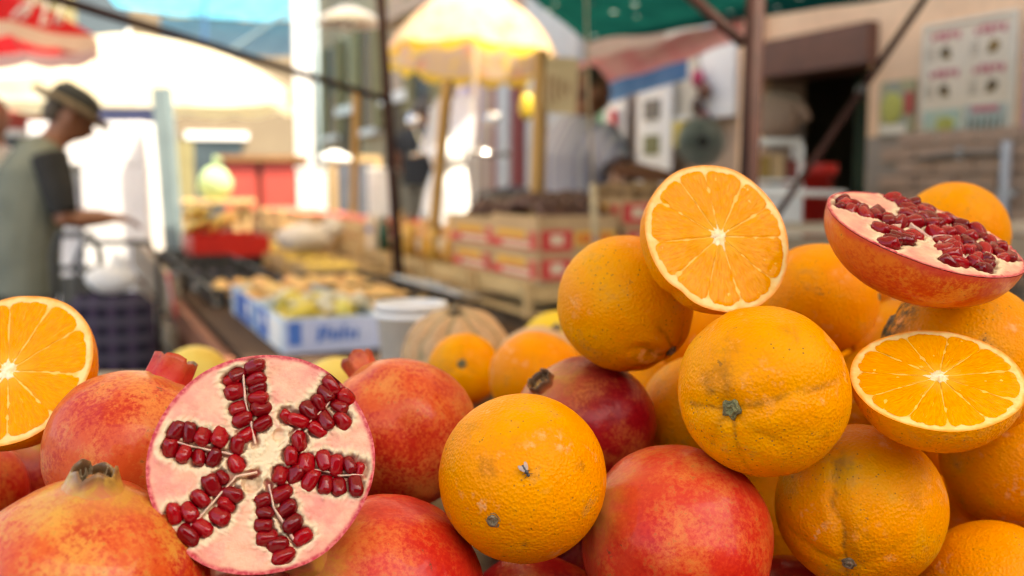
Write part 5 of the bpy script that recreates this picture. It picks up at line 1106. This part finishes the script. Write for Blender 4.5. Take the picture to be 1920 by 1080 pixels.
for p in list(right_arils):                                # a second, crowded row of arils
    for _ in range(6):
        a = rq.uniform(0, 6.28); q = (p[0] + .125 * math.cos(a), p[1] + .125 * math.sin(a))
        if rq.random() < .5 and q[0] ** 2 + q[1] ** 2 < .74 and min((q[0] - o_[0]) ** 2 + (q[1] - o_[1]) ** 2 for o_ in right_arils) > .0105: right_arils.append(q); break
half_pomegranate(1732, 434, .53, 183, (.34, .90, .28), R(-19), right_arils, [[(-.35, .10), (-.1, .0), (.12, -.05)], [(.12, -.02), (.3, .25), (.38, .5)], [(.2, -.12), (.5, -.3), (.72, -.42)], [(-.2, -.1), (-.25, -.4), (-.1, -.62)]],
  'cut pomegranate half lying face up on top of the pile at the right', 11, PM_PEACH, holes=((-.08, -.02, .13, .004),), face_r=.16, ar_z=-.0006, ar_s=1.1, depth=.68)

# ---- cut oranges
half_orange(1348, 444, .5393, 147, (.44, .35, .83), R(6), [4, 33, 62, 98, 124, 152, 190, 222, 254, 285, 322], 'cut orange half standing on top of the pile with its juicy face to the lens', 21, notches=((R(282), .035, .06), (R(232), .03, .12)))
half_orange(18, 690, .5296, 156, (-.443, .425, .788), R(12), [12, 46, 80, 118, 150, 186, 221, 258, 293, 330], 'cut orange half at the left edge above the pomegranates', 22)
half_orange(1755, 708, .4863, 153, (.096, .79, .602), R(-4), [20, 55, 84, 118, 150, 184, 216, 252, 281, 310, 342], 'cut orange half lying face up between whole oranges at the right', 23, depth=.82)

# ---- whole oranges
def pi(*a): return [(R(p), d_, w_, t) for p, d_, w_, t in a]
orange(980, 895, .4877, 157, (-.34, -.48, .81), 'whole orange at the front centre with a fly and a brown stem scar', OR_C, 31, R(20), dict(m=STEMD, k=.95), obl=.985, lump=.012, dimple=.012, marks=((R(84), .61, .16, .5), (R(60), .95, .10, .35), (R(100), 1.15, .16, .3), (R(10), 1.25, .12, .5), (R(-60), .45, .08, .4)))
orange(1430, 733, .4893, 160, (-.39, -.23, .89), 'big navel orange with a green stem and deep creases below the standing half', OR_B, 32, 0, dict(m=STEM, k=1.0), obl=.93, creases=pi((17, .035, .13, 1.75), (183, .03, .12, .9), (-82, .028, .10, 1.1), (-35, .016, .14, 1.0), (95, .015, .2, .7), (140, .014, .16, .7), (-130, .016, .16, .8)), dimple=.05, marks=((R(125), .38, .30, .42), (R(100), .75, .2, .3), (R(60), 1.2, .15, .35), (R(-20), 1.2, .12, .45)))
orange(1172, 568, .6005, 127, (.68, -.70, .22), 'yellowish speckled orange under the left side of the standing half', OR_B, 33, R(30), dict(m=STEMD, k=.9), obl=1.0, creases=pi((100, .045, .10, 1.0), (150, .035, .12, .8), (60, .03, .10, .9), (200, .03, .1, .7), (20, .02, .14, .7)), nose=.03, marks=((R(120), .5, .35, .45), (R(170), .7, .25, .3)))
orange(1535, 562, .68, 106, (.97, .05, .15), 'smooth orange behind the right side of the standing half', OR_A, 34, 0, dict(m=STEM, k=.7), obl=1.02, nose=.02)
orange(1788, 440, .73, 98, (.9, .2, -.3), 'orange half hidden behind the face-up pomegranate half', OR_A, 35, 0, obl=1.0)
orange(1808, 672, .5712, 145, (-.86, .50, .20), 'orange with a black and green stained end under the pomegranate half', OR_C, 36, 0, dict(m=STEMD, k=1.1), obl=1.04, stain=lambda th, ph, d: max(0, 1 - sstep(th + .25 * nz(d, 3, 2), .28, .62)), creases=pi((80, .03, .12, .7), (200, .03, .12, .7)))
orange(1612, 950, .5255, 155, (-.17, -.68, .71), 'creased orange below the face-up orange half at the right', OR_D, 37, 0, dict(m=STEMD, k=.8), obl=.97, creases=pi((99, .030, .07, 1.75), (165, .022, .09, 1.1), (30, .012, .14, .9), (-100, .02, .1, .8)), marks=((R(115), 1.47, .22, .5), (R(95), 1.2, .2, .4), (R(80), .35, .3, .4), (R(40), 1.1, .2, .3)))
orange(1905, 862, .6045, 134, (.5, .5, .7), 'plain orange at the right edge under the face-up orange half', OR_D, 38, 1., marks=((.5, .6, .3, .3), (3.5, .5, .25, .4)))
orange(1862, 1120, .539, 142, (.3, -.5, .8), 'orange cut off by the bottom right corner', OR_A, 39, 2.)
orange(1588, 577, .80, 84, (.64, .12, .75), 'shaded orange with a green stem deep behind the standing half', OR_A, 40, 0, dict(m=STEM, k=.8))
orange(1655, 760, .66, 115, (0, 1, .2), 'shaded orange in the gap left of the face-up orange half', OR_D, 41, 0)
orange(1312, 775, .6578, 113, (-.2, .9, .3), 'shaded orange between the crimson pomegranate and the big navel orange', OR_C, 42, 1.4)
orange(1225, 745, .764, 88, (0, .9, .3), 'orange mostly hidden under the yellowish speckled orange', OR_A, 43, 2.2)
orange(870, 692, .947, 68, (-.07, .16, .98), 'small blurred orange with its stem to the lens beside the melon', OR_B, 44, 0, dict(m=STEM, k=1.0), obl=.92, creases=pi((90, .012, .12, .7), (210, .012, .12, .7), (330, .012, .12, .7)))
orange(1006, 708, .809, 90, (.3, .9, .1), 'blurred orange behind the crimson pomegranate', OR_A, 45, 0)
orange(1800, 1000, .6613, 112, (.1, .9, .3), 'shaded orange deep in the gap at the lower right', OR_A, 46, 0)
orange(1425, 960, .6619, 110, (0, .9, .3), 'shaded orange deep between the red pomegranate and the creased orange', OR_A, 47, .6)

orange(1322, 622, .72, 95, (0, .9, .3), 'shaded orange behind the small gap under the standing half', OR_A, 48, .9)
orange(1692, 642, .755, 85, (.2, .9, .3), 'shaded orange in the dark gap left of the stained orange', OR_D, 49, 1.9)

# ---- whole pomegranates
pomegranate(1268, 1015, .5087, 181, (-.80, .36, .45), 'red pomegranate at the bottom right of centre beside the orange with the fly', PM_RED, 51, 0, dict(rb=.0075, rt=.0070, h=.006, dry=1., crown=.7), neck=.04, obl=.97)
pomegranate(1092, 803, .6247, 138, (-.54, .60, .59), 'crimson pomegranate with a short brown broken calyx above the front orange', PM_DARK, 52, .4, dict(rb=.0082, rt=.0078, h=.005, tooth=.2, dry=1., crown=.5), neck=.05, obl=.94)
pomegranate(750, 812, .614, 143, (-.50, .82, -.25), 'orange-pink pomegranate behind the right of the cut pomegranate', PM_ORANGE, 53, 0, dict(rb=.0085, rt=.0105, h=.009, dry=.5, crown=.2, red=.5), neck=.08, obl=.98)
pomegranate(255, 848, .5258, 163, (.33, .94, .06), 'pomegranate with a tall red upright crown left of the cut pomegranate', PM_ORANGE, 54, 0, dict(rb=.0112, rt=.0112, h=.0105, tooth=.12, dry=.45, crown=.0, red=.85), neck=.03, obl=.93)
pomegranate(160, 1108, .429, 222, (-.03, .86, .48), 'yellow and red pomegranate with a dry brown crown in the lower left corner', PM_YEL, 55, .5, dict(rb=.0112, rt=.0088, h=.0062, teeth=5, tooth=.5, dry=.8, crown=.95, flare=.55), neck=.10, obl=.93)
pomegranate(725, 1115, .492, 182, (-.72, .36, .60), 'bright red pomegranate under the cut pomegranate at the bottom edge', PM_RED, 56, .2, dict(rb=.010, rt=.012, h=.012, teeth=5, tooth=.6, dry=.7, crown=.8), neck=.10, obl=1.0)
pomegranate(-62, 925, .6284, 108, (-.3, .9, .3), 'small red pomegranate cut off by the left edge', PM_RED, 57)
pomegranate(30, 885, .7069, 115, (.2, .6, .7), 'dark pomegranate in shade under the left orange half', PM_DARK, 58)
pomegranate(1490, 1190, .56, 144, (0, .2, .9), 'dark red pomegranate showing at the bottom edge under the creased orange', PM_DARK, 59)
pomegranate(1000, 1205, .56, 162, (0, .2, .9), 'dark red pomegranate in shade below the orange with the fly', PM_DARK, 60)
pomegranate(450, 1225, .53, 165, (.1, .3, .9), 'pomegranate just showing under the lower rim of the cut pomegranate', PM_ORANGE, 61)

# ---- fruit buried in the heap, holding the rest up; crimson ones stand in for gap shade
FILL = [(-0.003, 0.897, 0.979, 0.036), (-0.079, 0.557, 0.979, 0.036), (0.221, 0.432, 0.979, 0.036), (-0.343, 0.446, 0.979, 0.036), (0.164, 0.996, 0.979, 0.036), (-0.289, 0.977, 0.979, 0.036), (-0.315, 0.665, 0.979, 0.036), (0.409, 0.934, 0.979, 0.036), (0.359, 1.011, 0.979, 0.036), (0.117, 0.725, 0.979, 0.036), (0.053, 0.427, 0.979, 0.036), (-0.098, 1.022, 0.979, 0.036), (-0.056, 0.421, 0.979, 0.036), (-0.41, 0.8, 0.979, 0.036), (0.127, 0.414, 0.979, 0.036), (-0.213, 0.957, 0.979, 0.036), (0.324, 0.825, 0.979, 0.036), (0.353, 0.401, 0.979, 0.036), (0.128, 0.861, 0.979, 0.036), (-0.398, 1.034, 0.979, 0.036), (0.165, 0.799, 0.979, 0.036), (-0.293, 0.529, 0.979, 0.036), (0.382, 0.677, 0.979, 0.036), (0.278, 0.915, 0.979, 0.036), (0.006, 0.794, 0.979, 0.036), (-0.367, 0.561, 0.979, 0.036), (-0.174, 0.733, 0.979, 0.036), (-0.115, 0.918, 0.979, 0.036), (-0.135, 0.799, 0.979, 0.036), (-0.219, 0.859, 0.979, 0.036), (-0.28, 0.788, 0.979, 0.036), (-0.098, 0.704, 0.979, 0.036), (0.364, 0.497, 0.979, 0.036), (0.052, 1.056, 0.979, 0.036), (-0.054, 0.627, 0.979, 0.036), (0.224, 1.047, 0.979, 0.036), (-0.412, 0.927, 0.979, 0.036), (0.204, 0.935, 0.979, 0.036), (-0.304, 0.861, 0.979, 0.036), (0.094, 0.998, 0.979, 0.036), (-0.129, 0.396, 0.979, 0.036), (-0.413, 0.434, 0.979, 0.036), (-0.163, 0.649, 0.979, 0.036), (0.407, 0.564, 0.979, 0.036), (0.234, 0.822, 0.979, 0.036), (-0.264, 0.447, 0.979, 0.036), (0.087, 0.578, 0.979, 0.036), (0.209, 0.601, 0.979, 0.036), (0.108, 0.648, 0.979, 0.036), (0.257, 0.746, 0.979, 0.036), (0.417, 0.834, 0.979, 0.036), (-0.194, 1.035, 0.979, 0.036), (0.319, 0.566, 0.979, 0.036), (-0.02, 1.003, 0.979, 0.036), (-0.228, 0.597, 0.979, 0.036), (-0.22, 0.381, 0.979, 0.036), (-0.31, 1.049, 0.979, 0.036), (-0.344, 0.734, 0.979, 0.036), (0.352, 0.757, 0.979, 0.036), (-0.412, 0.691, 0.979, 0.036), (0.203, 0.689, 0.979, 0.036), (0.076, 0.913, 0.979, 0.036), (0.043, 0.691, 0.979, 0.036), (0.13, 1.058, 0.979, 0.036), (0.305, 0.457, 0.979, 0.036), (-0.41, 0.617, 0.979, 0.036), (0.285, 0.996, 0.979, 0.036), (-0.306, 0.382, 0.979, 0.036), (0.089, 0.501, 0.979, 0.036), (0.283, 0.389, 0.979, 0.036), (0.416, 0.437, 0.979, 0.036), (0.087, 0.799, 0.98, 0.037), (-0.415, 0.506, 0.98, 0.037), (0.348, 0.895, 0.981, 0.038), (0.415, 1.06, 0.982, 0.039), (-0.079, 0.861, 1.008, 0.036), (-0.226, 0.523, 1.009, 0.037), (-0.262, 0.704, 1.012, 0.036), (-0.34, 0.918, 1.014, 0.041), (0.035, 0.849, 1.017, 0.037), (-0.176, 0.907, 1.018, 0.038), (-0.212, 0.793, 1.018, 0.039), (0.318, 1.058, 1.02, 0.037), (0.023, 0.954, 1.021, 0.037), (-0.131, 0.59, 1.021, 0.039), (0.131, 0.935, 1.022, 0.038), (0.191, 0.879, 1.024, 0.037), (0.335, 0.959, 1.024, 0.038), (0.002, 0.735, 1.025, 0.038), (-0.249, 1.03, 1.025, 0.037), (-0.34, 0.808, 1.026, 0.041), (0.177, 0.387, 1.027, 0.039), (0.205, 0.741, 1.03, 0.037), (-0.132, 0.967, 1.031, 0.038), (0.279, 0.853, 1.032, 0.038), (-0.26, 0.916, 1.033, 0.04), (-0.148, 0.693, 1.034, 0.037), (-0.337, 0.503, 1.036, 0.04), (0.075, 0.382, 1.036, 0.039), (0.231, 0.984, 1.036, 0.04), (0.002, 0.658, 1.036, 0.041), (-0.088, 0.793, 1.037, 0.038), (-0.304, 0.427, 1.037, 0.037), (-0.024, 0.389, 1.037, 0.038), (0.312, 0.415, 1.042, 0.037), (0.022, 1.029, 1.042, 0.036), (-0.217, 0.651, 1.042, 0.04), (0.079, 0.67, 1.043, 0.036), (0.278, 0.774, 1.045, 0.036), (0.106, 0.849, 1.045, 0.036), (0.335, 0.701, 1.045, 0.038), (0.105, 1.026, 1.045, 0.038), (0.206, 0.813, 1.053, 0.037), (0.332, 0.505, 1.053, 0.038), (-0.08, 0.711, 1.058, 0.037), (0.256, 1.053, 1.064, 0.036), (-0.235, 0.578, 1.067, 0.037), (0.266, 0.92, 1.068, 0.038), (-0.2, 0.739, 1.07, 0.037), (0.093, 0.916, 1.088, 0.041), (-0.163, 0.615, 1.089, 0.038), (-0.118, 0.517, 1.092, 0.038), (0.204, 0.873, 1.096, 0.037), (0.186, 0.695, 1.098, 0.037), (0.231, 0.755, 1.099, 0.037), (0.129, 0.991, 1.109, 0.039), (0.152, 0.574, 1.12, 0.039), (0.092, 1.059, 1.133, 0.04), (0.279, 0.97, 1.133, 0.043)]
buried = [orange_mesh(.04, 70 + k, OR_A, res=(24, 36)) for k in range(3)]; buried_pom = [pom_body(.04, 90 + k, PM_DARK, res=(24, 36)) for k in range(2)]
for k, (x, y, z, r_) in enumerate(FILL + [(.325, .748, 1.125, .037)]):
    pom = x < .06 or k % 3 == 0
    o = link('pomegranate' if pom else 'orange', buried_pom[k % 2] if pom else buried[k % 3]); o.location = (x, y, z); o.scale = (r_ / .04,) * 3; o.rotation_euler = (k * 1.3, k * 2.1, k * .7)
    if pom: tag(o, 'dark pomegranate buried in the heap to darken the gaps in the fruit on top', 'pomegranate', 'pomegranates buried inside the heap')
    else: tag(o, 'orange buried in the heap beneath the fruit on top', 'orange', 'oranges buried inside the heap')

# ---- melons and yellow fruit farther back on the same table
def melon_mat(name, a, b, rib):
    m, g = mat(name); o = g.obj(); net = g.voro(o, 170, 'DISTANCE_TO_EDGE')
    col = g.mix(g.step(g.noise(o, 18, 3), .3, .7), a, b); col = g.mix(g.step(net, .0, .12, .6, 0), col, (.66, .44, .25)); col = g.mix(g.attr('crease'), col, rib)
    g.bsdf(Base_Color=col, Roughness=.6, Normal=g.bump(g.step(net, 0, .15, 1, 0), .001)); return m
MEL = melon_mat('netted_melon_rind', (.52, .29, .12), (.62, .37, .17), (.22, .20, .09))
def melon(px, py, d, rp, n, label, m, seed, ribs, nose=0.):
    r = rp * d / FPX; o = thing('melon', label, 'melon', at(px, py, d), rot=frame(n, 0, at(px, py, d)), group='melons behind the pile')
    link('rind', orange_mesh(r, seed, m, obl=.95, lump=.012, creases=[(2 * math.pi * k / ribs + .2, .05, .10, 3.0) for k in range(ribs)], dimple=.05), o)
    mb = MB(); mb.loft([(0, 0, r * .86), (0, 0, r * .95), (.003, 0, r * 1.05)], [.009, .006, .005], 8); mb.build('stalk', STEMD, o, True)
melon(858, 674, 1.2723, 104, (-.05, .93, .36), 'ribbed netted cantaloupe melon behind the pile next to the white bucket', MEL, 80, 10)
PEACHY = melon_mat('peach_coloured_rind', (.66, .38, .18), (.70, .44, .24), (.6, .36, .2))
melon(1015, 700, 1.1984, 93, (.3, .9, .1), 'pale peach-coloured melon mostly hidden behind the blurred orange', PEACHY, 81, 0)
YEL = orange_mat('pale_yellow_peel', (.72, .55, .13), (.70, .48, .09), scar=.3, speck=.2)
YEL2 = orange_mat('bright_yellow_peel', (.78, .48, .02), (.76, .52, .04), scar=.2, speck=.2)
for px, py, d, rp, lab, m in ((368, 708, 1.26, 62, 'pale yellow round fruit behind the tall red pomegranate crown', YEL), (637, 747, 1.15, 81, 'greenish yellow fruit peeping over the cut pomegranate', YEL), (1050, 660, 1.4, 80, 'bright yellow fruit peeping out left of the speckled orange', YEL2)):
    orange(px, py, d, rp, (.2, .9, .2), lab, m, int(px), 0, None, 'yellow fruit behind the pile', 'yellow fruit', 'yellow_fruit')

# ---- the fly on the front orange
FLYB = plain('fly_body', (.05, .055, .06), (.02, .02, .02), 900, .4); m, g = mat('fly_wing'); g.bsdf(Base_Color=(.55, .45, .40), Roughness=.3, Alpha=.55); FLYW = m
oc = at(980, 895, .4877); dirn = (cR * .03 + cU * .24 - cF * .97).normalized(); fr = frame((.03, .24, .97))
fly = thing('fly', 'small dark fly sitting on the front orange', 'fly', oc + dirn * (.0410 * 1.004), rot=(Euler(fr).to_matrix() @ Matrix.Rotation(R(-58), 3, 'Z')).to_euler())
MB().ball((0, 0, .0013), .0011, 10, 8, (1.3, .9, .9)).ball((.0017, 0, .0012), .0008, 8, 6).ball((-.0019, 0, .0012), .0011, 10, 8, (1.7, .95, .8)).build('body', FLYB, fly, True)
for s_ in (-1, 1):
    MB().ball((-.0023, s_ * .0011, .0019), .001, 10, 6, (2.2, .95, .06), rot=(0, 0, -s_ * .35)).build('wing', FLYW, fly, True)
    for k in (-1, 0, 1): MB().loft([(k * .0008, 0, .001), (k * .0016, s_ * .0013, .0011), (k * .002, s_ * .0021, -.0001)], .00012, 4).build('leg', FLYB, fly)
